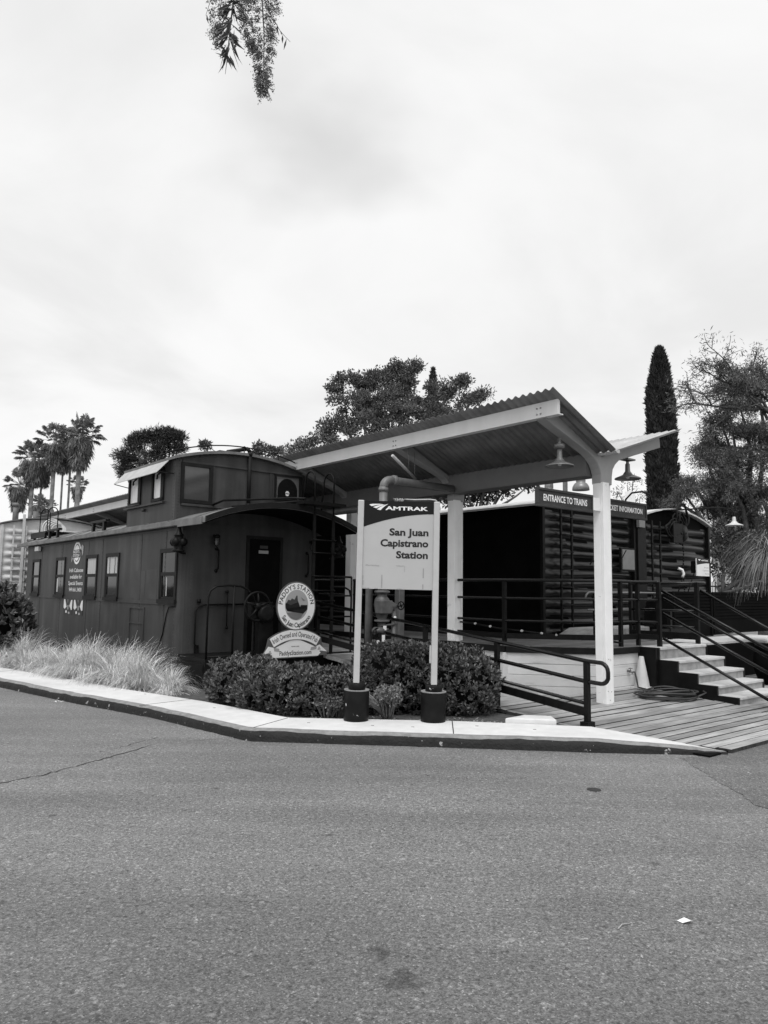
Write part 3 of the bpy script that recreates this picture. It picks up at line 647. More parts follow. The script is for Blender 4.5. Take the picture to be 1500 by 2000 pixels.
side_window(-11.24,-10.60,1.235,2.055,[(.38,.42,False)])
# crest, lettering and posters on the side
SV = VL-.004
def SP(u0, z0): return lambda x, y: (u0+x, SV-.0, z0+y)
def oval(cx, cz, rx, rz, n=40): return [(cx+rx*cos(2*pi*i/n), cz+rz*sin(2*pi*i/n)) for i in range(n)]
def flat(mb, poly, P, mi=0): mb.add([P(x, y) for x, y in poly], [tuple(range(len(poly)))], mi)
b = MB(); P = SP(-15.46, 0); P2 = lambda x, y: (-15.46+x, SV-.002, y); P3 = lambda x, y: (-15.46+x, SV-.004, y)
flat(b, oval(0,2.12,.24,.23), P, 0); flat(b, oval(0,2.12,.19,.18), P2, 1); flat(b, oval(0,2.12,.17,.16), P3, 0)
flat(b, [(-.30,2.02),(.22,2.03),(.24,2.19),(-.28,2.18)], lambda x, y: (-15.46+x, SV-.006, y), 1)
for w_, yy in (("PADDY'S", 2.115), ('STATION', 2.04)): put_text(b, fit(w_, .40, .055, .02, 'C'), lambda x, y: (-15.49+x, SV-.008, yy+y), 0)
flat(b, [(.20,2.20),(.30,2.28),(.40,2.24),(.38,2.10),(.33,2.05),(.30,2.16)], P2, 2); flat(b, [(-.34,1.93),(-.24,2.02),(-.26,2.12),(-.33,2.05)], P2, 2)
b.build('painted_crest', [M_pubwhite, M_ink, M_pubgrey], cb_)
b = MB()
for s_, yy, wd in [('Irish Caboose',1.735,.88),('available for',1.605,.76),('Special Events',1.475,.92),('949.661.3400',1.345,.80)]:
    put_text(b, fit(s_, wd, .075, .012, 'C'), lambda x, y: (-15.46+x, SV, yy+y))
b.build('lettering', M_pubwhite, cb_)
for uc in (-15.86, -15.2):
    b = MB(); b.box((uc-.28,SV-.001,.88),(uc+.28,SV+.003,1.18)); po = b.build('poster', M_ink, cb_)
    b = MB(); Q = lambda x, y: (uc+x, SV-.003, 1.03+y)
    flat(b, [(-.28,.15),(-.20,.15),(-.08,0),(-.20,-.05),(-.28,-.02)], Q, 0); flat(b, [(.28,.15),(.20,.14),(.10,.02),(.22,-.06),(.28,-.05)], Q, 0)
    flat(b, [(-.03,.03),(.04,.04),(.05,-.05),(-.02,-.06)], Q, 1); flat(b, oval(-.10,-.10,.05,.03,10), Q, 0); flat(b, oval(.08,-.12,.06,.025,10), Q, 1); flat(b, [(-.04,.15),(0,.15),(.0,.06)], Q, 1)
    b.build('poster_print', [M_pubwhite, M_pubgrey], po)
b = MB(); b.box((-18.35,SV-.08,2.24),(-18.05,SV-.02,2.34)); b.bar((-18.2,SV,2.3),(-18.2,SV-.05,2.29),.03,.03); b.build('floodlight', M_curtain, cb_)
# cable along the near corner
b = MB(); b.tube([(-10.62,VL-.012,1.17),(-10.82,VL-.015,1.165),(-10.90,VL-.015,1.05),(-11.02,VL-.012,.75),(-11.2,VL-.012,.48),(-11.38,VL-.01,.33)], .009, 6); b.build('cable', M_black, cb_)
# ---- cupola
cp = MB(); CU0, CU1, CVL, CVR, CZ = -12.92, -10.90, 4.72, 7.06, 3.47
cp.box((CU0,CVL+.0,2.42),(CU1,CVL+.03,2.86)); cp.box((CU0,CVL,3.38),(CU1,CVL+.03,3.50))
for ua, ub in [(CU0,CU0+.06),(-12.30,-11.82),(-11.33,CU1)]: cp.box((ua,CVL,2.86),(ub,CVL+.03,3.38))
far_ = arch(CVL, CVR, 3.47, .19)
front = [(CVL,2.45)]+[(v, z) for v, z in far_]+[(CVR,2.45)]
cp.prism(front, 0, CU1-.03, CU1); cp.prism(front, 0, CU0, CU0+.03); cp.box((CU0,CVR-.03,2.42),(CU1,CVR,3.47))
cp.box((CU1-.09,CVL-.004,2.42),(CU1+.006,CVL+.09,3.46))
cp.box((CU1,CVL+.1,3.425),(CU1+.02,CVR,3.455)); cp.box((CU1,CVL+.1,2.74),(CU1+.03,CVR-.1,2.775))
for v in (5.33,5.95,6.40): cp.box((CU1,v,2.775),(CU1+.012,v+.05,3.425))
cup = cp.build('cupola', M_cab, cb_)
b = MB(); rt_ = arch(CVL-.06, CVR+.06, 3.50, .20); rb_ = arch(CVL-.06, CVR+.06, 3.455, .20); b.prism(rt_+rb_[::-1], 0, CU0-.08, CU1+.07); b.build('cupola_roof', M_cabroof, cb_)
rvb = rv; rv = MB()
for z in np.arange(2.5, 3.45, .05): rivet(CU1-.045, CVL-.006, z, 's'); rivet(CU1+.008, CVL+.05, z, 'e')
for v, z in far_[1:-1]: rivet(CU1+.001, v, z-.03, 'e')
rv.build('rivet_rows', M_cab, cup)
# front window
def fwin(va, vb, za, zb2, u, gl, fr=.055, up_=.03):
    f = MB(); f.box((u,va,za),(u+up_,va+fr,zb2)); f.box((u,vb-fr,za),(u+up_,vb,zb2)); f.box((u,va+fr,za),(u+up_,vb-fr,za+fr)); f.box((u,va+fr,zb2-fr),(u+up_,vb-fr,zb2)); wn = f.build('window', M_cabtrim, cup)
    p = MB(); p.box((u+.002,va+fr,za+fr),(u+.008,vb-fr,zb2-fr)); p.build('pane', gl, wn); return wn
fwin(4.80,5.34,2.785,3.425,CU1,M_glass_up)
wn = fwin(6.50,7.02,2.98,3.42,CU1,M_galv,.03)
b = MB(); U_ = CU1+.010
pts = [(6.56,2.99),(6.56,3.14)]+[(6.56+.20*(1-cos(a)), 3.14+.22*sin(a)) for a in np.linspace(.2, 1.45, 7)]; pts += [(2*6.76-v, z) for v, z in pts[::-1]]
b.add([(U_, v, z) for v, z in pts], [tuple(range(len(pts)))], 0)
b.add([(U_+.003, 6.755+.055*cos(a), 3.10+.06*sin(a)) for a in np.linspace(0, 2*pi, 17)[:-1]], [tuple(range(16))], 1); b.add([(U_+.005, 6.755+.04*cos(a), 3.10+.045*sin(a)) for a in np.linspace(0, 2*pi, 17)[:-1]], [tuple(range(16))], 2)
b.add([(U_+.006, 6.72, 3.09),(U_+.006,6.79,3.09),(U_+.006,6.79,3.105),(U_+.006,6.72,3.105)], [(0,1,2,3)], 1)
b.build('arched_panel', [M_glass, M_cabtrim, M_pubwhite], wn)
# side windows of the cupola and awning
for ua, ub, dark in [(-12.86,-12.30,False),(-11.82,-11.33,False)]:
    f = MB(); fr = .05
    f.box((ua,CVL-.02,2.85),(ua+fr,CVL+.02,3.38)); f.box((ub-fr-.06,CVL-.02,2.85),(ub,CVL+.02,3.38)); f.box((ua,CVL-.02,2.85),(ub,CVL+.02,2.90)); f.box((ua,CVL-.02,3.33),(ub,CVL+.02,3.38))
    wn = f.build('window', M_cabtrim, cup)
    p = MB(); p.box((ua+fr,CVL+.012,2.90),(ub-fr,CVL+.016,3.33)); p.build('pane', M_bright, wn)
    p = MB(); p.tube([(ua+.2,CVL-.01,3.22),(ua+.24,CVL-.02,3.28),(ua+.34,CVL-.01,3.31)], .014, 6); p.build('latch', M_black, wn)
b = MB(); b.box((CU0-.05,CVL-.05,2.80),(-11.28,CVL+.0,2.83)); b.tube([(-12.75,CVL-.05,2.845),(-12.2,CVL-.06,2.84)], .012, 6); b.lathe([(0,-.03),(.035,-.02),(.03,.02),(0,.03)], (-12.1,CVL-.03,2.74), 8); b.build('sill', M_cab, cup)
b = MB(); q0, q1, zo, zi, ov = CU0-.03, -11.05, 3.255, 3.455, CVL-.24
b.add([(q0,CVL-.065,zi-.012),(q1,CVL-.065,zi-.012),(q1-.02,ov,zo-.012),(q0-.02,ov,zo-.012),(q0,CVL-.065,zi),(q1,CVL-.065,zi),(q1-.02,ov,zo),(q0-.02,ov,zo)], [(4,7,6,5),(3,0,1,2),(2,6,7,3),(0,3,7,4),(1,5,6,2)])
aw = b.build('awning', M_galv2, cb_); b = MB(); b.tube([(q1-.02,ov+.01,zo),(q1+.1,CVL-.01,zo-.02)], .008, 6); b.build('stay', M_black, aw); MB().tube([(q0-.02,ov+.01,zo-.01),(q0+.04,CVL,zo-.06)], .008, 6).build('stay', M_black, aw)
b = MB(); b.tube([(CU1+.045,5.985,2.80),(CU1+.045,5.985,3.70)], .032, 10); b.lathe([(.04,0),(.048,.03),(.04,.06)], (CU1+.045,5.985,3.66), 10); b.tube([(CU1+.045,5.985,3.73),(CU1+.02,5.95,3.78),(CU1-.5,5.85,3.79)], .034, 9); b.lathe([(.045,0),(.04,.08)], (CU1+.045,5.985,2.78), 10); b.build('vent_pipe', M_cabtrim, cb_)
b = MB(); rr_ = arch(CVL-.02, CVR+.02, 3.60, .20, 19); b.tube([(CU1+.02, v, z) for v, z in rr_], .011, 6); b.tube([(CU0, v, z) for v, z in rr_], .011, 6)
b.tube([(CU1+.02, rr_[0][0], rr_[0][1]),(CU0, rr_[0][0], rr_[0][1])], .011, 6)
for i in (0,4,9,14,18):
    for uu in (CU1+.02, CU0): b.tube([(uu, rr_[i][0], rr_[i][1]-.13),(uu, rr_[i][0], rr_[i][1])], .010, 6); b.lathe([(0,-.02),(.02,-.01),(.02,.012),(0,.022)], (uu, rr_[i][0], rr_[i][1]), 8)
b.box((CU0+.6,5.55,3.66),(CU1-.2,6.2,3.74)); b.build('roof_rail', M_cabtrim, cb_)
# ---- end wall: door, lamps, grab irons
b = MB(); b.box((UE,5.78,.47),(UE+.02,5.83,2.30)); b.box((UE,6.40,.47),(UE+.02,6.45,2.30)); b.box((UE,5.83,2.25),(UE+.02,6.40,2.30)); dr = b.build('door', M_cabtrim, cb_)
MB().box((UE+.001,5.83,.47),(UE+.008,6.40,2.25)).build('door_leaf', M_blackmatt, dr)
b = MB(); b.box((UE+.009,6.0,2.02),(UE+.011,6.18,2.07)); b.build('notice', M_pubgrey, dr); b = MB(); b.box((UE+.009,6.02,2.10),(UE+.0115,6.17,2.15)); b.build('notice', M_rust, dr)
def cagelamp(v):
    b = MB(); b.lathe([(.045,.10),(.05,.06),(.035,.05)], (UE+.08, v, 2.17), 10); b.box((UE,v-.02,2.24),(UE+.1,v+.02,2.28)); l = b.build('cage_lamp', M_black, cb_)
    MB().lathe([(0,-.06),(.03,-.05),(.036,0),(.03,.05)], (UE+.08, v, 2.17), 10).build('glass', M_pipe, l)
    c = MB()
    for k in range(5): a = 2*pi*k/5; c.tube([(UE+.08+.042*cos(a), v+.042*sin(a), 2.22),(UE+.08+.042*cos(a), v+.042*sin(a), 2.13),(UE+.08, v, 2.09)], .004, 4)
    c.build('cage', M_black, l)
cagelamp(5.22); cagelamp(7.0)
def grab(pts, name='grab_iron', r=.014): 
    m = MB(); m.tube(pts, r, 7)
    for e in (pts[0], pts[-1]): m.lathe([(.0,-.02),(.026,-.01),(.026,.012),(0,.02)], e, 8, ax=0)
    return m.build(name, M_black, cb_)
grab([(UE+.01,5.26,2.06),(UE+.06,5.27,2.04),(UE+.06,5.27,1.76),(UE+.01,5.26,1.72)]); grab([(UE+.01,6.93,2.06),(UE+.06,6.93,2.04),(UE+.06,6.93,1.72),(UE+.01,6.93,1.68)])
grab([(UE+.04,5.45,1.40),(UE+.055,5.45,1.3),(UE+.055,5.45,.85)], r=.009)
# end-sill grab that curves over the corner
b = MB(); pts = [(UE+.05,4.98,.56),(UE+.05,4.93,.62),(UE+.05,4.93,1.10),(UE+.05,4.97,1.17),(UE+.05,5.08,1.20),(UE+.05,5.75,1.21)]
b.tube(pts, .014, 7); b.box((UE,4.95,.46),(UE+.06,5.0,.60)); b.lathe([(0,-.03),(.03,-.02),(.03,.03),(0,.04)], (UE+.03,4.99,1.25), 8); b.build('grab_iron', M_black, cb_)
# marker lamps
def marker(u, v):
    m = MB(); z = 2.02
    m.lathe([(.075,-.035),(.095,-.03),(.095,-.01),(.07,0),(.075,.05),(.085,.10),(.08,.16),(.06,.20),(.075,.205),(.07,.22),(.045,.25),(.03,.31),(.022,.34),(0,.35)], (u, v, z), 16)
    for a in range(4):
        a = a*pi/2+.6; c = Vector((u+.075*cos(a), v+.075*sin(a), z+.11)); d = Vector((cos(a), sin(a), 0)); x = Vector((-sin(a), cos(a), 0)); zz_ = Vector((0,0,1)); vs = []
        pr = [(.062,0),(.062,.03),(.05,.04),(.04,.055),(0,.06)]
        for rr2, h in pr: vs += [c+d*h+(x*cos(2*pi*k/12)+zz_*sin(2*pi*k/12))*rr2 for k in range(12)]
        m.add(vs, [(i*12+k, i*12+(k+1) % 12, (i+1)*12+(k+1) % 12, (i+1)*12+k) for i in range(4) for k in range(12)], 0, True)
    m.tube([(u, v, z-.03),(u-.02, v+.06 if v < VC else v-.06, z-.05),(u-.06, v+.14 if v < VC else v-.14, z-.05)], .015, 6)
    m.build('marker_lamp', M_black, cb_)
marker(-10.42, 4.60); marker(-10.05, 7.27)
# ---- end platform
b = MB(); b.box((UE,4.70,.40),(-9.54,7.22,.475)); b.box((-9.62,4.66,.28),(-9.52,7.26,.47)); b.build('platform', M_black, cb_)
for v in (4.66,7.18):
    b = MB(); b.prism([(UE+.05,.40),(-9.54,.40),(-9.40,-.10),(-9.75,-.12),(-10.3,-.1)], 1, v, v+.035); b.build('step_side', M_black, cb_)
for k in range(3): MB().box((-9.9-.12*k,4.70,.0+.14*k),(-9.6-.1*k,5.35,.03+.14*k)).build('platform_step', M_black, cb_)
b = MB(); b.box((-18.8,4.95,-.05),(UE-.1,6.9,.25))
for u in (-11.6,-12.9,-17.0,-18.3):
    b.lathe([(.36,-.07),(.40,-.065),(.40,.03),(.43,.04),(.43,.07),(.0,.07)], (u,5.22,.10), 24, ax=1)
b.build('underframe', M_blackmatt, cb_)
b = MB(); b.box((-12.7,4.9,.02),(-11.8,5.0,.22)); b.build('truck_frame', M_black, cb_)
b = MB(); ur = -9.58
def bend(pts, r=.016): b.tube(pts, r, 8)
bend([(ur,4.70,.47),(ur,4.70,1.32),(ur,4.73,1.42),(ur,4.82,1.48),(ur,5.0,1.50),(ur,5.20,1.49),(ur,5.32,1.44),(ur,5.40,1.36),(ur,5.45,1.25),(ur,5.55,1.22)]); bend([(ur,5.10,.47),(ur,5.10,1.50)]); bend([(ur,4.70,.50),(ur,5.5,.50)], .012)
b.build('end_railing', M_black, cb_)
b = MB(); bend([(ur,7.20,.47),(ur,7.20,1.66)]); bend([(ur,6.76,1.66),(ur,7.20,1.66)]); bend([(ur,6.78,1.50),(ur,7.05,1.50),(ur,7.16,1.45),(ur,7.19,1.35)]); bend([(ur,6.76,1.36),(ur,7.2,1.36)], .013); bend([(ur,6.3,1.18),(ur,6.8,1.18),(ur,7.2,1.12)], .013); bend([(ur,6.76,1.03),(ur,7.2,1.03)], .013)
b.build('end_railing', M_black, cb_)
# ladder
b = MB(); ul = -9.50
for v in (6.40,6.76):
    b.box((ul-.012,v-.025,.47),(ul+.012,v+.025,2.62))
    pts = [(ul,v,2.6),(ul+.0,v,3.15)]+[(ul-.14+.14*cos(a), v, 3.15+.16*sin(a)) for a in np.linspace(.3, pi, 8)]+[(ul-.34,v,2.72)]
    b.tube(pts, .014, 7)
for z in (.80,1.28,1.44,1.66,2.02,2.22): b.tube([(ul+.014,6.37,z),(ul+.014,6.79,z)], .010, 6); b.lathe([(0,-.02),(.016,-.01),(.016,.02),(0,.03)], (ul+.02,6.38,z), 6, ax=0); b.lathe([(0,-.02),(.016,-.01),(.016,.02),(0,.03)], (ul+.02,6.78,z), 6, ax=0)
b.build('ladder', M_black, cb_)
# brake wheel and stand
bwl = MB(); c = Vector((-9.50,5.44,1.20)); R = .205
bwl.tube([c+Vector((0,R*cos(a),R*sin(a))) for a in np.linspace(0, 2*pi, 33)[:-1]], .017, 8, closed=True)
for k in range(5):
    a = 2*pi*k/5+pi/2; bwl.tube([c+Vector((.03,.03*cos(a),.03*sin(a))), c+Vector((.03,.12*cos(a),.12*sin(a))), c+Vector((0,R*cos(a),R*sin(a)))], [.02,.016,.012], 6)
bwl.lathe([(.05,-.04),(.06,.02),(.045,.05),(0,.06)], c, 12, ax=0)
wh = bwl.build('brake_wheel', M_black, cb_)
b = MB(); b.box((-9.66,5.50,.47),(-9.54,5.74,1.15)); b.box((-9.62,5.35,1.02),(-9.52,5.72,1.26)); b.lathe([(.10,0),(.14,.05),(.14,.12),(.1,.16)], (-9.6,5.58,1.1), 14, ax=0); b.tube([(-9.6,5.44,.47),(-9.6,5.44,1.1)], .02, 8); b.build('brake_stand', M_black, cb_, bevel=.015)
# ---- pub sign hung on the end railing
ps = thing('pub_sign', 'white oval pub sign with an arched banner below, hung on the caboose railing', 'sign', (-9.45, 6.06, .45))
us_ = -9.44
b = MB(); b.prism(oval(6.06,1.205,.345,.365,48), 0, us_, us_+.02); b.build('rim', M_pubrim, ps)
b = MB(); b.prism(oval(6.06,1.205,.325,.345,48), 0, us_+.02, us_+.023); ob = b.build('oval_board', M_pubwhite, ps)
PV = lambda d: (lambda x, y: (us_+.0235+d, x, y))
b = MB(); arc_text(b, "PADDY'S STATION", .098, PV(0), 6.06, 1.205, .248, .255, pi/2, False, .02, .95, space=.96); b.build('lettering', M_ink, ob); b = MB(); arc_text(b, 'San Juan Capistrano', .098, PV(0), 6.06, 1.205, .300, .315, -pi/2, True, .02, .84, space=.95); b.build('lettering', M_ink, ob)
b = MB(); O = oval(6.06,1.22,.205,.228,40); flat(b, O, PV(0), 0)
def clipo(poly, sc_=.99): return [(6.06+(x-6.06), y) if ((x-6.06)/.2)**2+((y-1.22)/.222)**2 <= 1 else (6.06+(x-6.06)/math.hypot((x-6.06)/.2,(y-1.22)/.222), 1.22+(y-1.22)/math.hypot((x-6.06)/.2,(y-1.22)/.222)) for x, y in poly]
flat(b, clipo([(5.86,1.24),(5.90,1.27),(5.98,1.25),(6.06,1.30),(6.14,1.22),(6.25,1.22),(6.25,1.15),(6.18,1.09),(5.9,1.13),(5.87,1.17)]), PV(.001), 1)
flat(b, clipo([(5.88,1.25),(5.91,1.30),(5.95,1.29),(5.97,1.32),(6.02,1.30),(6.05,1.36),(6.07,1.36),(6.08,1.26),(5.95,1.22)]), PV(.002), 2)
flat(b, clipo([(5.88,1.10),(6.0,1.115),(6.18,1.09),(6.14,1.03),(6.06,.99),(5.96,1.02)]), PV(.002), 3)
flat(b, clipo([(6.09,1.33),(6.12,1.30),(6.14,1.24),(6.12,1.19),(6.10,1.24),(6.08,1.28)]), PV(.003), 0); flat(b, clipo([(6.13,1.34),(6.19,1.30),(6.22,1.29),(6.17,1.28)]), PV(.002), 3)
b.build('painted_scene', [M_pubgrey, M_glass, M_rust, M_galv], ob)
# banner
def bn(a_, r): return (6.06+r*sin(a_), .02+r*cos(a_))
top_ = [bn(a, .835) for a in np.linspace(-.56, .56, 21)]; low_ = [bn(a, .695) for a in np.linspace(-.56, .56, 21)]
b = MB(); b.prism([bn(a, .850) for a in np.linspace(-.575, .575, 21)]+[(6.56,.56),(6.66,.50),(6.62,.46),(6.50,.46),(6.44,.44),(5.66,.44),(5.60,.47),(5.50,.49),(5.56,.58)], 0, us_-.004, us_+.010); b.build('rim', M_pubrim, ps)
b = MB(); b.prism([(5.66,.455),(5.60,.50),(5.72,.60),(6.06,.735),(6.40,.60),(6.52,.50),(6.47,.455)], 0, us_+.010, us_+.014); b.prism([(5.60,.62),(5.52,.51),(5.62,.53),(5.68,.50),(5.70,.6)], 0, us_+.010, us_+.0135); b.prism([(6.50,.62),(6.64,.51),(6.52,.53),(6.45,.52),(6.44,.6)], 0, us_+.010, us_+.0135); lo = b.build('lower_board', M_pubwhite, ps)
b = MB(); b.prism(top_+low_[::-1], 0, us_+.014, us_+.020); bb = b.build('banner_board', M_pubwhite, ps)
b = MB(); e = [bn(a, .694) for a in np.linspace(-.56, .56, 21)]; b.tube([(us_+.019, x, y) for x, y in e], .006, 4); b.prism([(5.69,.60),(5.78,.585),(5.79,.54),(5.70,.55)], 0, us_+.0135, us_+.0165); b.prism([(6.43,.60),(6.34,.585),(6.33,.54),(6.44,.555)], 0, us_+.0135, us_+.0165); b.build('fold', M_pubgrey, lo)
b = MB(); arc_text(b, 'Irish Owned and Operated Pub', .105, lambda x, y: (us_+.021, x, y), 6.06, .02, .735, .735, pi/2, False, .012, .60, space=.98); b.build('lettering', M_ink, bb)
b = MB(); put_text(b, fit('PaddysStation.com', .56, .062, .014, 'C'), lambda x, y: (us_+.0155, 6.07+x, .485+y)); b.build('web_address', M_ink, lo); b = MB(); put_text(b, fit('949.661.3400', .14, .016, .01, 'C'), lambda x, y: (us_+.0155, 6.06+x, .60+y)); b.build('phone_number', M_ink, lo)
b = MB()
for cv, cz in ((5.63,.53),(6.49,.56)):
    for k in range(3): a = pi/2+2*pi*k/3; b.prism([(cv+.016*cos(a)+.014*cos(t), cz+.016*sin(a)+.014*sin(t)) for t in np.linspace(0, 2*pi, 9)[:-1]], 0, us_+.0136, us_+.0155)
b.build('clover', M_pubgrey, lo)
b = MB(); 
for v in (5.8, 6.32): b.bar((us_-.006,v,.46),(us_-.006,v,1.35),.03,.02)
b.bar((us_-.02,5.5,1.2),(us_-.02,6.5,1.2),.02,.03); b.build('backing_bar', M_black, ps)
# ================================================================ STATION NAME SIGN
sg = thing('station_sign', 'white and black railway station name sign on two posts', 'sign', (.155, 7.8, .14), 'W', rot=(0, radians(.62), 0))
SY = 7.77
b = MB(); b.prism([(-.299,SY-.03),(-.234,SY-.03),(-.234,SY+.035),(-.299,SY+.035)], 2, .50, 2.404); b.build('post', M_signpost, sg, bevel=.008)
b = MB(); b.prism([(.504,SY-.03),(.568,SY-.03),(.568,SY+.035),(.504,SY+.035)], 2, .50, 2.404); b.build('post', M_signpost, sg, bevel=.008)
for xc in (-.262, .539):
    b = MB(); b.lathe([(.128,-.07),(.131,.02),(.131,.27),(.126,.285),(0,.285)], (xc, 7.85, .14), 32); b.lathe([(.085,0),(.088,.004),(.088,.062),(.083,.068),(0,.068)], (xc, 7.82, .425), 28)
    b.build('pedestal', M_chipped, sg)
    b = MB(); b.lathe([(.128,0),(.1335,.003),(.1325,.012),(.122,.0135)], (xc, 7.85, .415), 40); b.build('worn_rim', M_curbedge, sg)
PX0, PX1, PZ0, PZ1 = -.234, .504, 1.472, 2.400
b = MB(); b.box((PX0,SY-.008,PZ0),(PX1,SY+.02,PZ1)); pn = b.build('panel', M_signface, sg)
yS = SY-.008
hd = [(PX0,PZ1),(PX1,PZ1)]+[(PX0+(PX1-PX0)*t, 2.122+.148*(1-(1-t)**1.9)) for t in np.linspace(1, 0, 24)]
b = MB(); b.add([(x, yS-.002, z) for x, z in hd], [tuple(reversed(range(len(hd))))]); b.build('header', M_signdark, pn)
ZX = lambda xz, yz: (PX0+(xz-185)/1120*.738, PZ1-(yz-145)/1450*.930)
b = MB()
for S in ([(265,208),(310,197),(420,194),(505,202),(400,212),(355,222),(305,236)], [(325,250),(400,222),(470,207),(525,205),(440,237),(380,268)], [(390,286),(450,240),(530,205),(572,191),(520,226),(475,267),(450,299)]):
    q = [ZX(*p) for p in S]; b.add([(x, yS-.004, z) for x, z in q], [tuple(range(len(q)))])
put_text(b, fit('AMTRAK', .452, .038, .03), lambda x, y: (ZX(527,0)[0]+x, yS-.004, ZX(0,292)[1]+y)); b.build('logo_lettering', M_signwhite, pn)
b = MB()
for s_, x0, x1, yb in (('San Juan',600,1226,708),('Capistrano',460,1226,890),('Station',714,1222,1080)):
    put_text(b, fit(s_, (x1-x0)/1120*.738, .070, .034), lambda x, y: (ZX(x0,0)[0]+x, yS-.002, ZX(0,yb)[1]+y))
b.build('lettering', M_ink, pn)
for x0, y0, x1, y1 in [(230,1203,450,1216),(415,1214,452,1224),(715,1203,840,1214),(848,1210,860,1300),(484,1360,506,1570),(1145,1240,1163,1400),(1140,1500,1160,1580),(188,1370,204,1430),(190,1450,212,1530),(190,1578,300,1584),(385,1576,440,1584),(740,1578,820,1586)]:
    b = MB(); k = 8; a, c = ZX(x0, y0); e, f_ = ZX(x1, y1); top_e = [(a+(e-a)*i/k, c+rng.normal(0,.002)) for i in range(k+1)]; bot_e = [(a+(e-a)*i/k, f_+rng.normal(0,.002)) for i in range(k, -1, -1)]
    q = top_e+bot_e; b.add([(x, yS-.0015, z) for x, z in q], [tuple(reversed(range(len(q))))]); b.build('tape_residue', M_tape, pn)
b = MB(); b.tube([(.20,SY,2.425),(.30,SY,2.423),(.46,SY,2.430),(.52,SY,2.424),(.54,SY,2.405)], .007, 7)
for k in range(26): a = rng.uniform(-1.2, 1.2); x = .13+rng.uniform(-.045,.045); b.tube([(x,SY,2.40),(x+.03*sin(a),SY+rng.normal(0,.015),2.415+.02*cos(a))], .0022, 4)
b.build('bird_spikes', M_signpost, sg)
b = MB(); b.box((.485,SY-.01,.72),(.503,SY+.02,.90)); b.build('bracket', M_signpost, sg)

# ================================================================ PLANTS
def hedge(name, label, clumps, n_ros, seed, L=.062, W=.030):
    r = np.random.default_rng(seed); t = thing(name, label, 'hedge', (clumps[0][0][0], clumps[0][0][1], zb), 'W', 'clipped hedges behind the kerb')
    Ps, Ds = [], []; area = [c[1][0]*c[1][2]+c[1][1]*c[1][2] for c in clumps]; tot = sum(area)
    def inside(p, skip):
        for j, (c, h, e) in enumerate(clumps):
            if j != skip and (np.abs((p-np.array(c))/(np.array(h)*.92))**e).sum() < 1: return True
        return False
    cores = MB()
    for j, (c, h, e) in enumerate(clumps):
        c, h = np.array(c), np.array(h); k = int(n_ros*area[j]/tot); d = unit(r, k)
        rad = (np.abs(d)**e).sum(1)**(-1/e); p = d*rad[:,None]*h; nrm = np.sign(d)*np.abs(p/h)**(e-1)/h; nrm /= np.linalg.norm(nrm, axis=1, keepdims=True)
        lump = 1+.14*np.sin(p[:,0]*9+j*2)*np.sin(p[:,1]*11+1)*np.cos(p[:,2]*10)+.05*np.sin(p[:,0]*21+p[:,2]*17); dep = 1-np.abs(r.normal(0, .09, k))+np.where(r.uniform(0,1,k) < .07, r.uniform(.03,.12,k), 0); p = p*(lump*dep)[:,None]+r.normal(0, .012, (k,3))+c
        for i in range(k):
            if p[i,2] < zb or inside(p[i], j): continue
            ax = nrm[i]*.7+np.array([0,0,.9])+r.normal(0,.25,3); ax /= np.linalg.norm(ax); m = r.integers(7, 12)
            a = unit(r, m); a -= (a@ax)[:,None]*ax; a /= np.linalg.norm(a, axis=1, keepdims=True)+1e-6
            Ps.append(p[i]+ax*r.uniform(-.035,.02,(m,1))); Ds.append(a*r.uniform(.5,1.1,(m,1))+ax*r.uniform(.4,1.1,(m,1)))
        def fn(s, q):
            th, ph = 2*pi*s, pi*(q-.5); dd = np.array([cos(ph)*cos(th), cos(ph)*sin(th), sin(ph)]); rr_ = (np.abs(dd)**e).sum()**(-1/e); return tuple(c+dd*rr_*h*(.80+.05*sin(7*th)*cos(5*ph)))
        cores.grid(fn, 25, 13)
    V, Fc = leaves(np.concatenate(Ps), np.concatenate(Ds), L, W, r, jit=.15, wide=.6, fold=.3); MB().arrays(V, Fc).build('foliage', M_leaf_h, t)
    cores.build('branches', M_blackmatt, t); return t  # black core blobs stand for the shaded inside and stop see-through
hedge('hedge', 'long low clipped hedge in front of the caboose and its pub sign', [((-1.62,9.25,.32),(.48,.44,.27),3),((-1.12,8.80,.30),(.53,.48,.25),3),((-.72,8.58,.29),(.50,.40,.24),3),((-.25,8.75,.30),(.43,.40,.25),3)], 3600, 3, .056, .027)
hedge('hedge', 'taller rounded hedge between the station sign and the black handrail', [((.12,8.85,.40),(.46,.45,.40),3),((.60,8.78,.42),(.50,.46,.42),2.6),((.98,8.72,.38),(.36,.42,.37),2.6)], 2800, 4, .056, .027)
hedge_like = hedge('shrub', 'glossy broad leaved shrub at the far end of the caboose', [((-7.0,13.4,.72),(.62,.6,.70),2.2),((-7.6,13.9,.62),(.6,.6,.6),2.2)], 900, 5, .13, .06); hedge_like['category'] = 'shrub'; del hedge_like['group']

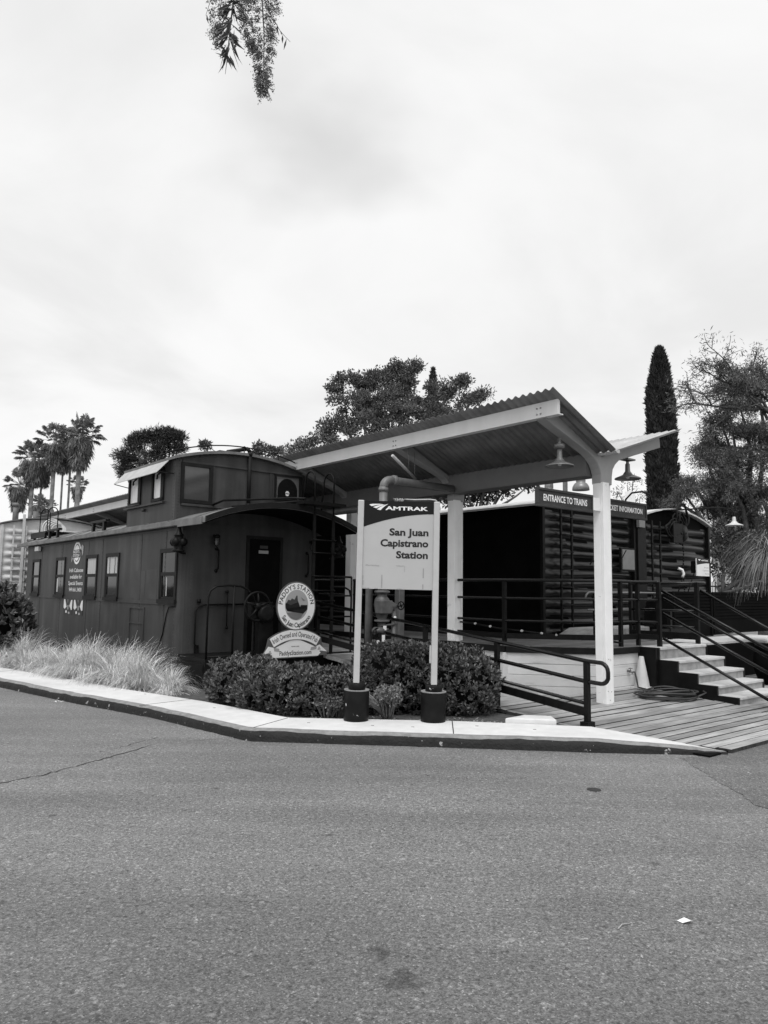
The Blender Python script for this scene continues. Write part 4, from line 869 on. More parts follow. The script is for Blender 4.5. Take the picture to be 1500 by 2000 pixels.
def grass_proto(seed, n=900, h=.6):
    r = np.random.default_rng(seed); V, Fc = [], []
    for i in range(n):
        if i % 26 == 0: la, le, lc, lh, lb = r.uniform(0, 2*pi), (r.uniform(.5, 1.5) if r.random() < .72 else r.uniform(.1, .6)), r.uniform(.14, .5), r.uniform(.55, 1.12), r.uniform(.01, .12)
        a = la+r.normal(0, .22); el = le+r.normal(0, .09); L_ = h*lh*r.uniform(.85, 1.12); rb = lb*r.uniform(.6, 1.4)
        p = np.array([cos(a)*rb, sin(a)*rb, 0.]); d = np.array([cos(a)*cos(el), sin(a)*cos(el), sin(el)]); w_ = r.uniform(.0022, .0048); side = np.array([-sin(a+r.normal(0,.9)), cos(a), 0]); base = len(V); K = 9
        curl = lc*r.uniform(.85, 1.15); wind = np.array([r.uniform(-.01, .11), r.uniform(-.06,.02), 0])
        for k in range(K+1):
            t = k/K; ww = w_*(1-.7*t); V += [p-side*ww, p+side*ww]; p = p+d*L_/K; d = d+np.array([0,0,-curl*(.25+1.3*t)])+wind*(.4+t)+r.normal(0,.035,3); d /= np.linalg.norm(d)
            if p[2] < .01: p[2] = .01
        Fc += [(base+2*k, base+2*k+1, base+2*k+3, base+2*k+2) for k in range(K)]
    return V, Fc
protos = []
for i, (sd_, n_, h_) in enumerate([(1, 1500, .62), (2, 1700, .64), (3, 1300, .54)]): protos.append(grass_proto(sd_, n_, h_))
gm = []
gl = [(-2.80,9.98,.78,2,'small pale feather grass tuft nearest the caboose corner'),(-3.28,10.32,.98,0,'feather grass tuft next to the one at the caboose corner, drooping over the kerb'),(-3.78,10.78,1.16,1,'tall pale feather grass tuft below the hatch in the caboose side'),
      (-4.30,11.15,1.1,0,'spreading feather grass tuft between the hatch and the posters'),(-4.85,11.68,1.12,1,'tallest feather grass tuft below the posters on the caboose side'),(-5.40,12.12,1.0,2,'feather grass tuft below the caboose windows, two along from the posters'),
      (-5.95,12.60,1.05,0,'feather grass tuft in front of the broad leaved shrub'),(-6.60,13.05,1.05,1,'feather grass tuft below the broad leaved shrub, at the end of the row'),(-4.15,11.6,1.05,2,'feather grass tuft behind the row, close against the caboose'),(-7.3,13.6,1.0,0,'feather grass tuft cut by the border of the view'),(-5.1,12.4,1.0,2,'rear feather grass tuft under the second caboose window'),
      (-3.55,10.45,.75,2,'low feather grass tuft at the kerb edge below the hatch'),(-4.55,11.2,.8,0,'low feather grass tuft at the kerb edge below the posters'),(-5.75,12.2,.8,2,'low feather grass tuft at the kerb edge below the first windows')]
for i, (x, y, s_, k, lab) in enumerate(gl):
    if k not in [q[0] for q in gm]:
        mb = MB(); mb.add(protos[k][0], protos[k][1], 0, False); o = mb.build('grass_tuft', M_grass, None); gm.append((k, o))
    else: o = [q[1] for q in gm if q[0] == k][0].copy(); COL.objects.link(o)
    o.location = (x, y, zb-.01); o.scale = (s_, s_, s_); o.rotation_euler = (0, 0, rng.uniform(-.5, .5)); tag(o, lab, 'ornamental grass', 'feather grass tufts along the kerb')
# small shrubs between the pedestals
def small_shrub(label, x, y, h, n, grassy, seed):
    r = np.random.default_rng(seed); t = thing('small_shrub', label, 'shrub', (x, y, zb), 'W'); s_ = MB(); tips = []
    for i in range(n):
        a = r.uniform(0, 2*pi); q = np.array([x+cos(a)*r.uniform(.02,.15), y+sin(a)*r.uniform(.02,.12), zb+h*r.uniform(.6,1)]); limb(s_, (x+cos(a)*.03, y+sin(a)*.03, zb-.02), q, .006, .003, r, .08, 4, 3); tips.append(q)
    s_.build('stems', M_bark, t); tips = np.array(tips)
    P = np.repeat(tips, 16, 0)+r.normal(0, .022, (n*16, 3)); D = r.normal(0, 1, (n*16, 3))+[0,0,.5]
    V, Fc = leaves(P, D, .038, .02, r, wide=.6); MB().arrays(V, Fc).build('leaves', M_strap if grassy else M_leaf_h, t)
    if grassy:
        m = MB()
        for i in range(90):
            a = r.uniform(pi*.55, pi*1.35); L_ = r.uniform(.18, .40); b0 = Vector((x-.05, y+.02, zb)); w_ = .004; pts = []
            for k in range(6): tt = k/5; pts.append(b0+Vector((cos(a)*L_*.8*tt**1.4, sin(a)*L_*.4*tt, L_*1.25*(tt-.35*tt**2.5))))
            vs = []
            for k, p in enumerate(pts): ww = w_*(1-.8*k/5); vs += [p+Vector((0,ww,ww)), p-Vector((0,ww,ww))]
            m.add(vs, [(2*k, 2*k+1, 2*k+3, 2*k+2) for k in range(5)])
        m.build('blades', M_grass_d, t)
small_shrub('tufted flowering shrub between the two black sign pedestals', .07, 8.02, .36, 46, True, 11)
small_shrub('thin twiggy shrub in front of the hedge, left of the sign', -.58, 8.06, .26, 18, False, 12)
small_shrub('thin twiggy shrub close beside the left sign pedestal', -.47, 8.16, .22, 10, False, 13)

# ================================================================ FIRE RISER
fr_ = thing('fire_riser', 'grey fire service riser with valves behind the station sign', 'pipework', (-7.89, 6.46, .05)); U0, V0 = -7.89, 6.46
b = MB(); b.tube([(U0,V0,1.42),(U0,V0,2.90)], .060, 14); pts = [(U0,V0,2.88)]+[(U0, V0+.12-.12*cos(a), 2.88+.12*sin(a)) for a in np.linspace(.2, pi/2, 6)]+[(U0-.02,V0+.4,3.0),(-8.03,8.0,3.02)]
b.tube(pts, .060, 14); b.lathe([(.07,0),(.07,.05)], (U0,V0,2.83), 16)
ring = MB(); ring.lathe([(.072,0),(.078,.01),(.078,.05),(.072,.06)], (U0,V0+.16,3.0), 16, ax=1); b.v += []; base = len(b.v); b.add(ring.v, ring.f, 0, True); b.build('main_pipe', M_pipe, fr_)
b = MB(); b.tube([(-8.0,6.32,.05),(-8.0,6.32,1.6),(-7.95,6.4,1.7)], .052, 12); b.build('side_pipe', M_pipe_d, fr_)
b = MB(); b.lathe([(.06,0),(.11,.01),(.11,.035),(.06,.04),(.075,.08),(.10,.16),(.115,.24),(.10,.32),(.065,.36),(.065,.39),(.11,.40),(.11,.43),(.06,.44)], (U0,V0,1.02), 16); b.box((U0-.02,V0-.11,1.14),(U0+.12,V0+.10,1.32)); b.lathe([(.05,-.02),(.06,.0),(.06,.06),(.035,.07),(.03,.12)], (U0+.06,V0+.10,1.24), 10, ax=1); b.build('check_valve', M_pipe_d, fr_, bevel=.02)
b = MB(); b.lathe([(.055,0),(.055,.50),(.10,.51),(.10,.54),(.055,.55),(.055,.62)], (U0,V0,.40), 14); b.lathe([(.065,0),(.09,.02),(.09,.05),(.06,.08)], (U0+.05,V0-.10,.88), 12); b.lathe([(.10,0),(.10,.03)], (U0,V0,.74), 14); b.tube([(U0+.04,V0-.05,.98),(U0+.09,V0+.05,.99),(U0+.09,V0+.20,1.0)], .015, 6); b.build('valve_stack', M_pipe_d, fr_)
b = MB(); b.lathe([(.060,0),(.064,.005),(.064,.13),(.06,.135)], (U0,V0,.50), 16); b.build('white_collar', M_tagw, fr_)
def wheel(c, ax, R):
    m = MB(); c = Vector(c); e = {0: (Vector((0,1,0)), Vector((0,0,1))), 1: (Vector((1,0,0)), Vector((0,0,1)))}[ax]
    m.tube([c+e[0]*R*cos(a)+e[1]*R*sin(a) for a in np.linspace(0, 2*pi, 19)[:-1]], .009, 6, closed=True)
    for k in range(4): a = pi*k/2+.4; m.tube([c, c+e[0]*R*cos(a)+e[1]*R*sin(a)], .006, 5)
    m.lathe([(0,-.02),(.018,-.015),(.018,.015),(0,.02)], c, 8, ax=ax); return m
wheel((U0+.10,V0+.26,1.25), 0, .055).build('handwheel', M_black, fr_); wheel((U0+.10,V0-.16,.88), 0, .07).build('handwheel', M_black, fr_)
b = MB(); b.tube([(U0+.06,V0+.16,.30),(U0+.06,V0+.16,1.18)], .030, 10); b.build('drain_pipe', M_pipe, fr_)
b = MB(); b.box((U0+.10,V0-.055,.92),(U0+.104,V0+.0,.98)); b.box((U0+.11,V0-.17,.72),(U0+.114,V0-.13,.79)); b.box((U0+.13,V0-.10,.77),(U0+.134,V0-.05,.86)); b.lathe([(.030,0),(.0,.002)], (U0+.094,V0+.16,1.08), 14, ax=0); b.build('tag', M_tagw, fr_)
t = thing('utility_post', 'plain grey square post behind the riser valves', 'post', (-9.3, 7.9, ZD)); MB().box((-9.36,7.93,.62),(-9.24,8.05,2.0)).build('shaft', M_galv, t, bevel=.01); MB().box((-9.40,7.80,.60),(-9.20,8.05,.66)).build('bracket', M_pipe, t)
# under-canopy conduit and strip light
t = thing('strip_light', 'slim white tube light hung under the canopy roof', 'lamp', (-8.0, 7.1, 3.3)); MB().tube([tuple(F(0,0)) and (-7.9,6.62,3.36),(-8.05,7.2,3.10)], .022, 8).build('tube', M_galv2, t); MB().tube([(-7.98,7.0,3.55),(-7.98,7.0,3.18)], .005, 4).tube([(-8.05,7.18,3.5),(-8.05,7.18,3.0)], .005, 4).build('hanger', M_pipe, t)
t = thing('overhead_pipe', 'dark pipe running along under the canopy', 'pipework', (-10, 7.75, 3.0)); MB().tube([(-8.3,7.8,2.86),(-26,7.8,2.86)], .06, 10).build('pipe', M_pipe_d, t)

# ================================================================ RAILINGS
rh = thing('ramp_handrail', 'black tubular handrail with a rounded end beside the ramp', 'handrail', (-4.68, 6.6, .1)); rv_ = 6.6
zt = lambda u: .755+(-4.68-u)*.100
b = MB(); ue, ub_ = -4.68, -11.2
R_ = .022
b.tube([(ub_,rv_,zt(ub_)),(ue,rv_,zt(ue)),(ue+.17,rv_,zt(ue)-.004)]+[(ue+.17+.085*sin(a), rv_, zt(ue)-.09+.085*cos(a)) for a in np.linspace(.2, pi/2, 5)]+[(ue+.255,rv_,.60)]+[(ue+.17+.085*cos(a), rv_, .615-.075*sin(a)) for a in np.linspace(.3, pi/2, 5)]+[(ue,rv_,.545),(ub_,rv_,zt(ub_)-.225)], R_, 10)
b.tube([(ue,rv_,zt(ue)-.435),(ub_,rv_,zt(ub_)-.455)], .019, 8); b.build('rail', M_rail, rh)
for u in (-4.68,-5.92,-7.16,-8.40,-9.64,-10.9):
    b = MB(); b.box((u-.026,rv_-.026,zramp(u)-.06),(u+.026,rv_+.026,zt(u)-.01)); 
    if u > -5: b.box((u-.05,rv_-.06,.03),(u+.05,rv_+.06,.14))
    b.build('post', M_black, rh)
b = MB(); b.bar((ue-.02,rv_,.235),(ub_,rv_,.235+.62), .03, .085); b.build('toe_board', M_black, rh)
dr_ = thing('deck_railing', 'black railing of posts and rails along the edge of the deck', 'railing', (-6.1, 9.4, ZD))
path = [(-14.5,8.13),(-8.27,8.13),(-7.12,8.13),(-6.10,9.05),(-6.08,9.85),(-5.80,9.93)]
for z, r in ((1.63,.022),(1.37,.017),(1.05,.017)):
    b = MB(); b.tube([(u, v, z) for u, v in path], r, 8); b.build('rail', M_rail, dr_)
for a, c in zip(path[:-1], path[1:]):
    b = MB(); b.bar((a[0],a[1],.835), (c[0],c[1],.835), .03, .075); b.build('toe_board', M_black, dr_)
for u, v in [(-13.2,8.13),(-11.95,8.13),(-10.7,8.13),(-9.5,8.13),(-8.27,8.13),(-7.15,8.13),(-6.10,9.05),(-6.08,9.40),(-6.08,9.85)]:
    b = MB(); b.box((u-.025,v-.025,ZD),(u+.025,v+.025,1.62)); b.build('post', M_black, dr_)
t = thing('draped_cable', 'sagging cable tied along the deck railing', 'cable', (-7.2, 8.2, 1.0)); pts = [(-8.3,8.19,1.0),(-7.8,8.17,.98),(-7.3,8.17,.93),(-6.9,8.32,.90),(-6.5,8.72,.84),(-6.12,9.1,.80),(-6.0,9.3,.76)]
MB().tube(pts, .014, 6).build('cable', M_black, t)
b = MB()
for p in [(-7.75,8.16,.98),(-7.45,8.16,.95),(-6.95,8.27,.91),(-6.75,8.46,.88),(-6.6,8.6,.86)]: MB().lathe([(0,-.02),(.022,-.01),(.022,.01),(0,.02)], p, 8).build('tie', M_curtain, t)
br = thing('boxcar_handrail', 'slim handrail with rounded ends in front of the black boxcars', 'handrail', (-7.1, 10.5, .7))
b = MB(); b.tube([(-7.1,10.0,1.37),(-7.1,10.03,1.43),(-7.1,10.10,1.47),(-7.1,12.6,1.47)], .018, 8); b.tube([(-7.1,10.05,1.19),(-7.1,12.6,1.19)], .015, 8); b.build('rail', M_galv, br)
for v in (10.25,11.4,12.55): MB().box((-7.12,v-.02,ZD),(-7.08,v+.02,1.46)).build('post', M_black, br)
# step handrails
sh = thing('step_railing', 'black handrails sloping down both sides of the concrete steps', 'handrail', (-5.8, 10.4, ZD))
for v, zs_ in ((9.95,[(1.50,.735),(1.18,.43),(.82,.085)]),(11.05,[(1.52,.70)])):
    for za, zc in zs_:
        b = MB(); b.tube([(-5.74,v,za),(-4.22,v,zc)], .021, 9); b.build('rail', M_rail, sh)
    for u, z0, z1 in ((-5.80,ZD,1.63 if v < 10 else 1.64),(-4.24,-.02,.75)): MB().box((u-.028,v-.028,z0),(u+.028,v+.028,z1)).build('post', M_black, sh)
b = MB(); b.tube([(-5.74,9.965,1.40),(-4.22,9.965,.63)], .018, 8); b.build('rail', M_rail, sh)
lr = thing('landing_railing', 'short black railing panel on the landing behind the steps', 'railing', (-6.3, 11.05, ZD))
for z, r in ((1.63,.022),(1.20,.017),(.95,.015)): MB().tube([(-5.8,11.05,z),(-6.95,11.05,z)], r, 8).build('rail', M_rail, lr)
MB().box((-5.8,11.035,.76),(-6.95,11.065,.86)).build('toe_board', M_black, lr)
for u in (-6.95,): MB().box((u-.025,11.025,ZD),(u+.025,11.075,1.63)).build('post', M_black, lr)
b = MB(); b.box((-6.62,11.08,.80),(-6.58,12.6,.88)); b.box((-6.63,11.62,ZD),(-6.57,11.68,1.2)); b.build('low_rail', M_black, lr)

# ================================================================ BOXCARS
def boxcar(label, v0, v1, u0, u1, z0, ze, rise, m_end, m_side, m_roof, nrib, seed, rib=.05, group=None, ladder=.3, lm=None):
    t = thing('boxcar', label, 'boxcar', (u0, (v0+v1)/2, z0), group=group); lm = lm or M_black
    top = arch(v0, v1, ze, rise, 19)
    MB().prism([(v0,z0)]+top+[(v1,z0)], 0, u0-.09, u1).build('body', m_side, t)
    r = np.random.default_rng(seed); ph = r.normal(0, .25, nrib+2); am = r.uniform(.75, 1.15, nrib+2)
    def fn(s, q):
        v = v0+.03+(v1-v0-.06)*s; zt = ze-.06; z = z0+(zt-z0)*q
        k = q*nrib; i = int(min(k, nrib-1)); ed = min(s, 1-s); tp = min(1, ed/.10); tp = tp*tp*(3-2*tp)
        x = (k-i-.5)/.36; d = rib*am[i]*(max(0, 1-x*x)**.8)*tp*(1+.2*sin(s*5+ph[i]*9)); return (u0-.088+d+.007*sin(s*11+z*3), v, z+.018*sin(s*4.2+ph[i]*8)*tp)
    MB().grid(fn, 41, nrib*9+1).build('corrugated_end', m_end, t)
    MB().box((u0-.09,v0-.01,z0),(u0-.03,v0+.05,ze)).build('corner_post', lm, t); MB().box((u0-.09,v1-.05,z0),(u0-.03,v1+.01,ze)).build('corner_post', lm, t)
    tp = arch(v0-.05, v1+.05, ze+.0, rise+.02, 19); MB().prism([(v, z+.035) for v, z in tp]+[(v, z-.0) for v, z in tp[::-1]], 0, u0+.0, u1).build('roof', m_roof, t)
    la = v0+ladder; b = MB()
    for v in (la, la+.30): b.box((u0+.0,v-.018,z0+.1),(u0+.03,v+.018,ze-.02))
    for z in np.arange(z0+.25, ze, .30): b.tube([(u0+.035,la-.02,z),(u0+.035,la+.32,z)], .010, 6)
    b.build('ladder', lm, t); return t
bx = boxcar('black boxcar nearest the canopy, with a ladder on its ribbed end', 9.88, 12.66, -7.80, -24, .70, 2.92, .20, M_boxend, M_boxside, M_corr2, 13, 21, group='black boxcars behind the deck', ladder=.42)
MB().box((-7.80,12.08,1.90),(-7.74,12.47,2.27)).build('grey_panel', M_galv, bx); MB().box((-7.8,12.05,1.87),(-7.76,12.5,2.30)).build('panel_frame', M_black, bx)
b = MB(); b.tube([(-7.70,11.2,2.85),(-7.70,11.2,.8)], .012, 6); b.tube([(-7.70,11.0,1.95),(-7.68,11.2,2.2)], .010, 6); b.tube([(-7.7,11.9,2.0),(-7.68,12.1,2.25)], .01, 6); b.lathe([(0,-.03),(.1,-.02),(.1,.02),(0,.03)], (-7.68,11.2,2.05), 14, ax=0); b.lathe([(0,-.03),(.05,0),(.0,.12)], (-7.7,11.2,2.6), 8)
b.build('brake_rigging', M_black, bx)
b = MB(); b.tube([(-7.75,12.15,2.95),(-7.7,12.15,3.20),(-7.6,12.2,3.32),(-7.45,12.3,3.34),(-7.35,12.4,3.28),(-7.33,12.42,3.1)], .018, 7); b.build('gooseneck', M_black, bx)
b2 = boxcar('black boxcar with tangled hoses and a station plate on its ribbed end', 13.06, 15.84, -7.95, -24, .70, 2.93, .24, M_boxend, M_boxside, M_corr2, 12, 22, group='black boxcars behind the deck', ladder=.36)
b = MB(); r = np.random.default_rng(5)
for k in range(9):
    c = Vector((-7.86, 14.35+r.normal(0,.22), 2.86+r.normal(0,.08))); a, e = r.uniform(.12,.28), r.uniform(.12,.34)
    b.tube([c+Vector((r.normal(0,.02), a*cos(q), e*sin(q))) for q in np.linspace(0, 2*pi, 15)[:-1]], r.uniform(.012,.024), 6, closed=True)
b.lathe([(.0,0),(.16,.02),(.17,.08),(.0,.10)], (-7.92,14.5,2.72), 14, ax=0); b.box((-7.9,14.05,2.5),(-7.82,14.4,2.9)); b.build('hose_tangle', M_black, b2)
b = MB(); z = 2.6
while z > 1.1: b.lathe([(0,-.03),(.016,-.02),(.016,.02),(0,.03)], (-7.85, 14.45+.02*sin(z*9), z), 6); z -= .065
b.tube([(-7.86,14.5,1.9),(-7.84,14.2,1.5)], .014, 6); b.tube([(-7.86,14.9,1.9),(-7.84,14.55,1.45)], .014, 6); b.build('chain', M_black, b2)
b = MB(); b.box((-7.9,12.70,1.0),(-7.8,12.98,2.9)); b.build('end_column', M_black, b2); MB().box((-7.80,12.66,2.72),(-7.74,12.86,2.92)).build('junction_box', M_galv, b2)
b = MB(); b.tube([(-7.88,14.3,1.98),(-7.83,14.36,1.95),(-7.82,14.40,1.87),(-7.83,14.36,1.80)], .03, 8); b.build('hose_end', M_tagw, b2)
b = MB(); b.box((-8.4,13.35,3.10),(-8.3,13.45,3.52)); b.box((-8.42,13.26,3.30),(-8.28,13.36,3.52)); b.build('roof_vent', M_white, b2)
b = MB(); pts = [(-8.0,13.7,3.13),(-7.8,14.6,3.22),(-7.6,15.6,3.32),(-7.5,15.85,3.30),(-7.48,15.95,3.22),(-7.48,15.96,3.1)]; b.tube(pts, .016, 7); b.build('lamp_arm', M_black, b2)
rlm('gooseneck_lamp', 'weathered dish lamp on a long curved arm over the boxcar end', (-7.48,15.96,3.02), .72, stem=.12, m=M_corr2)
# small station sign on the second boxcar
t = thing('station_plate', 'small station sign fixed to the farther black boxcar', 'sign', (-7.8, 15.1, 1.84)); b = MB(); b.box((-7.8,14.86,1.84),(-7.775,15.38,2.21)); pl_ = b.build('plate', M_signwhite, t)
b = MB(); hd = [(14.86,2.21),(15.38,2.21)]+[(14.86+.52*q, 2.07+.045*(1-(1-q)**1.9)) for q in np.linspace(1, 0, 14)]; b.add([(-7.773, v, z) for v, z in hd], [tuple(range(len(hd)))]); b.build('header', M_signdark, pl_)
b = MB(); put_text(b, fit('AMTRAK', .30, .028, .03), lambda x, y: (-7.771, 15.04+x, 2.155+y)); b.add([(-7.771,14.90,2.19),(-7.771,15.02,2.192),(-7.771,14.97,2.155)], [(0,1,2)]); b.build('logo_lettering', M_signwhite, pl_)
b = MB()
for s_, w_, zz_ in (('San Juan',.21,2.01),('Capistrano',.27,1.945),('Station',.18,1.88)): put_text(b, fit(s_, w_, .03, .0, 'R'), lambda x, y: (-7.774, 15.365+x, zz_+y))
b.build('lettering', M_pubgrey, pl_); MB().box((-7.93,14.9,1.9),(-7.8,14.95,2.15)).build('bracket', M_black, t)
# pale boxcar behind the caboose
wb = boxcar('pale weathered boxcar behind the far end of the caboose', 4.42, 7.1, -20.9, -34, .10, 3.02, .20, M_wcar, M_wcar, M_cabroof, 14, 23, rib=.07, ladder=.28, lm=M_wcar)
b = MB()
for k in range(5): b.tube([Vector((-20.80, 5.62+.04*k, 2.94))+Vector((0, (.26-.02*k)*cos(a), (.28-.03*k)*sin(a))) for a in np.linspace(0, 2*pi, 25)[:-1]], .012, 6, closed=True)
b.build('hose_loop', M_tagw, wb)
b = MB(); b.tube([(-22.0,4.95,3.1),(-22,4.95,3.62)], .06, 10); b.lathe([(.08,0),(.09,.05),(.07,.1)], (-22,4.95,3.6), 10); b.build('flue', M_cabroof, wb); b = MB(); b.tube([(-22.5,5.6,3.1),(-22.5,5.6,3.55)], .07, 10); b.build('flue', M_cabroof, wb)
b = MB(); b.box((-20.9,4.9,1.0),(-20.84,4.96,3.3)); b.box((-20.9,5.30,1.0),(-20.84,5.36,3.1)); b.build('grab_rail', M_wcar, wb)

# ================================================================ SMALL THINGS ON THE BOARDWALK
t = thing('traffic_cone', 'faded pale traffic cone standing against the white skirting', 'traffic cone', (-5.9, 9.62, zbw(-5.9))); zc = zbw(-5.9)
MB().lathe([(.115,.0),(.11,.03),(.035,.44),(.028,.452),(.02,.44)], (-5.9,9.62,zc), 24).build('cone_body', M_cone, t); MB().box((-6.0,9.48,zc-.0),(-5.76,9.76,zc+.03)).build('base', M_cone, t, bevel=.015)
t = thing('garden_hose', 'coiled dark garden hose lying at the foot of the steps', 'hose', (-5.35, 9.2, zbw(-5.3))); b = MB(); r = np.random.default_rng(9)
pts = []
for k in range(300):
    a = k/300*2*pi*9; lp = int(a/(2*pi)); rr1 = .40+.09*sin(lp*2.1)+.04*sin(a*.37); rr2 = .30+.06*cos(lp*1.7); cx = -5.32+.05*sin(lp*1.3); cy = 9.28+.06*cos(lp*2.3); rot = .5
    x, y = rr1*cos(a), rr2*sin(a); pts.append((cx+x*.45-y*.55, cy+x*.75+y*.55, zbw(-5.3)+.016+.012*lp*(.75+.25*sin(a*1.7+lp))))
b.tube(pts, .0125, 6); b.tube([(-5.0,9.62,zbw(-5.)+.12),(-4.98,9.66,zbw(-5.)+.10),(-5.02,9.5,zbw(-5.)+.05)], .012, 6); b.tube([(-5.97,9.42,.36),(-5.90,9.45,.36),(-5.88,9.46,.26),(-5.86,9.46,.155),(-5.7,9.4,.15),(-5.55,9.2,.15)], .0125, 6); b.build('coil', M_hose, t)
t = thing('garden_tap', 'small metal tap on the white skirting above the hose', 'tap', (-6.0, 9.42, .34)); MB().tube([(-6.0,9.42,.37),(-5.94,9.42,.37),(-5.92,9.43,.34)], .014, 8).build('spout', M_brass, t); MB().lathe([(.0,0),(.03,.005),(.03,.015),(0,.02)], (-5.95,9.42,.40), 10).tube([(-5.95,9.42,.37),(-5.95,9.42,.41)], .006, 6).build('handle', M_brass, t)
# benches
def bench(label, va, vb, u, zt_):
    t = thing('bench', label, 'bench', (u, (va+vb)/2, ZD), group='slatted benches on the deck'); b = MB()
    for k in range(9): z = ZD+.30+k*.058; b.box((u-.02,va,z),(u+.012,vb,z+.042))
    b.build('backrest', M_blackmatt, t)
    for v in (va, vb): 
        m = MB(); m.prism([(u+.03,ZD),(u+.03,zt_-.06),(u+.0,zt_),(u-.08,zt_),(u-.5,ZD+.62),(u-.55,ZD+.4),(u-.55,ZD)], 1, v-.025, v+.025); m.build('end_panel', M_blackmatt, t)
    MB().box((u-.06,va,ZD+.28),(u-.024,vb,zt_-.03)).build('back_panel', M_blackmatt, t); MB().box((u-.5,va,ZD+.40),(u,vb,ZD+.44)).build('seat', M_blackmatt, t); MB().box((u-.02,va,ZD+.02),(u+.0,vb,ZD+.30)).build('apron', M_blackmatt, t)
bench('black slatted bench back beside the landing railing', 12.05, 13.35, -6.75, 1.50)
bench('black slatted bench behind the strappy potted palm', 13.75, 17.2, -6.9, 1.50)
# potted palm
pp = (6.22, 11.72); t = thing('potted_palm', 'pale strappy ponytail palm in a round pot beside the steps', 'potted plant', (pp[0], pp[1], 0.02), 'W')
MB().lathe([(.22,0),(.30,.08),(.37,.30),(.36,.50),(.31,.58),(.34,.60),(.34,.65),(.30,.65),(.29,.56),(0,.55)], (pp[0],pp[1],.03), 28).build('pot', M_blackmatt, t)
MB().tube([(pp[0],pp[1],.5),(pp[0]-.02,pp[1],1.1),(pp[0]-.05,pp[1],2.02)], [.09,.05,.04], 10).build('trunk', M_bark, t)
m = MB(); r = np.random.default_rng(31); c0 = Vector((pp[0]-.05,pp[1],2.03))
for i in range(520):
    a = r.uniform(0, 2*pi); el = r.uniform(-.35, 1.25); L_ = r.uniform(.6, 1.1); p = c0.copy(); d = Vector((cos(a)*cos(el), sin(a)*cos(el), sin(el))); vs = []; K = 9; sd_ = Vector((-sin(a), cos(a), 0)); w_ = r.uniform(.005,.009)
    for k in range(K+1):
        ww = w_*(1-.7*k/K); vs += [p-sd_*ww, p+sd_*ww]; p = p+d*L_/K; d = (d+Vector((0,0,-.30 if k > 0 else -.1))+Vector(r.normal(0,.04,3))).normalized()
    m.add(vs, [(2*k,2*k+1,2*k+3,2*k+2) for k in range(K)])
m.build('leaves', M_strap, t)
# T lamp post beyond the boxcars
t = thing('lamp_post', 'grey lamp post with two dome lamps on a crossarm, seen above the entrance sign', 'lamp post', (at(1104,960,20).x, 20, 0), 'W'); px_ = at(1104,960,20).x
MB().box((px_-.055,19.95,0),(px_+.055,20.05,at(1104,880,20).z)).build('pole', M_galv, t); A, B = at(1072,936,20.7), at(1134,921,19.3)
MB().bar(A, B, .09, .13).tube([A, A+Vector((0,0,-.12))], .03, 8).tube([B, B+Vector((0,0,-.2))], .03, 8).build('crossarm', M_galv, t)
for q, nm in ((A+Vector((0,0,-.26)),0),(B+Vector((0,0,-.28)),1)):
    m = MB(); m.lathe([(.09,.18),(.12,.16),(.125,.02),(.115,-.01),(.17,-.05),(.215,-.13),(.225,-.22),(.21,-.22),(.16,-.1),(0,-.05)][::-1], q, 24); m.build('dome', M_galv, t)
# litter
b = MB(); b.add([(1.345,3.495,.004),(1.38,3.50,.016),(1.415,3.485,.006),(1.395,3.462,.018),(1.36,3.468,.005)], [(0,4,1),(1,4,3),(1,3,2)]); b.build('paper_scrap', M_signwhite, tagd=dict(label='crumpled white paper scrap on the asphalt', category='litter'))
b = MB(); b.tube([(1.05,3.40,.006),(1.08,3.44,.008),(1.12,3.455,.006)], .003, 5); b.build('twig', M_tape, tagd=dict(label='thin pale twig on the asphalt near the paper scrap', category='twig'))
b = MB(); b.lathe([(.0,.004),(.05,.004),(.052,.0)], (1.60,5.70,0), 18); b.build('valve_cover', M_crack, tagd=dict(label='small dark round cover set in the asphalt', category='cover'))
b = MB(); r = np.random.default_rng(2)
for i in range(14): c = Vector((-4.05+r.normal(0,.07), 9.52+r.normal(0,.04), .004)); b.add([c+Vector((r.normal(0,.015),r.normal(0,.015),r.uniform(0,.012))) for k in range(3)], [(0,1,2)])
b.build('torn_paper', M_signwhite, tagd=dict(label='torn white paper bits at the foot of the kerb', category='litter', kind='stuff'))
b = MB(); P = np.stack([r.uniform(-7,4,150), r.uniform(2.2,7.0,150), np.full(150,.004)],1); V, Fc = leaves(P, np.concatenate([r.normal(0,1,(150,2)), np.full((150,1),.05)],1), .022, .010, r, jit=.05); b.arrays(V, Fc); b.build('dry_leaves', M_tape, tagd=dict(label='tiny scattered dry leaves and grit on the asphalt', category='leaves', kind='stuff'))
b = MB(); P = np.stack([r.uniform(-.9,1.4,240), 7.93+np.abs(r.normal(0,.18,240)), np.full(240,zb+.005)],1); V, Fc = leaves(P, np.concatenate([r.normal(0,1,(240,2)), np.abs(r.normal(0,.3,(240,1)))],1), .035, .016, r, jit=.1); b.arrays(V, Fc); b.build('leaf_litter', M_grass_d, tagd=dict(label='dry fallen leaves on the soil along the kerb', category='leaves', kind='stuff'))
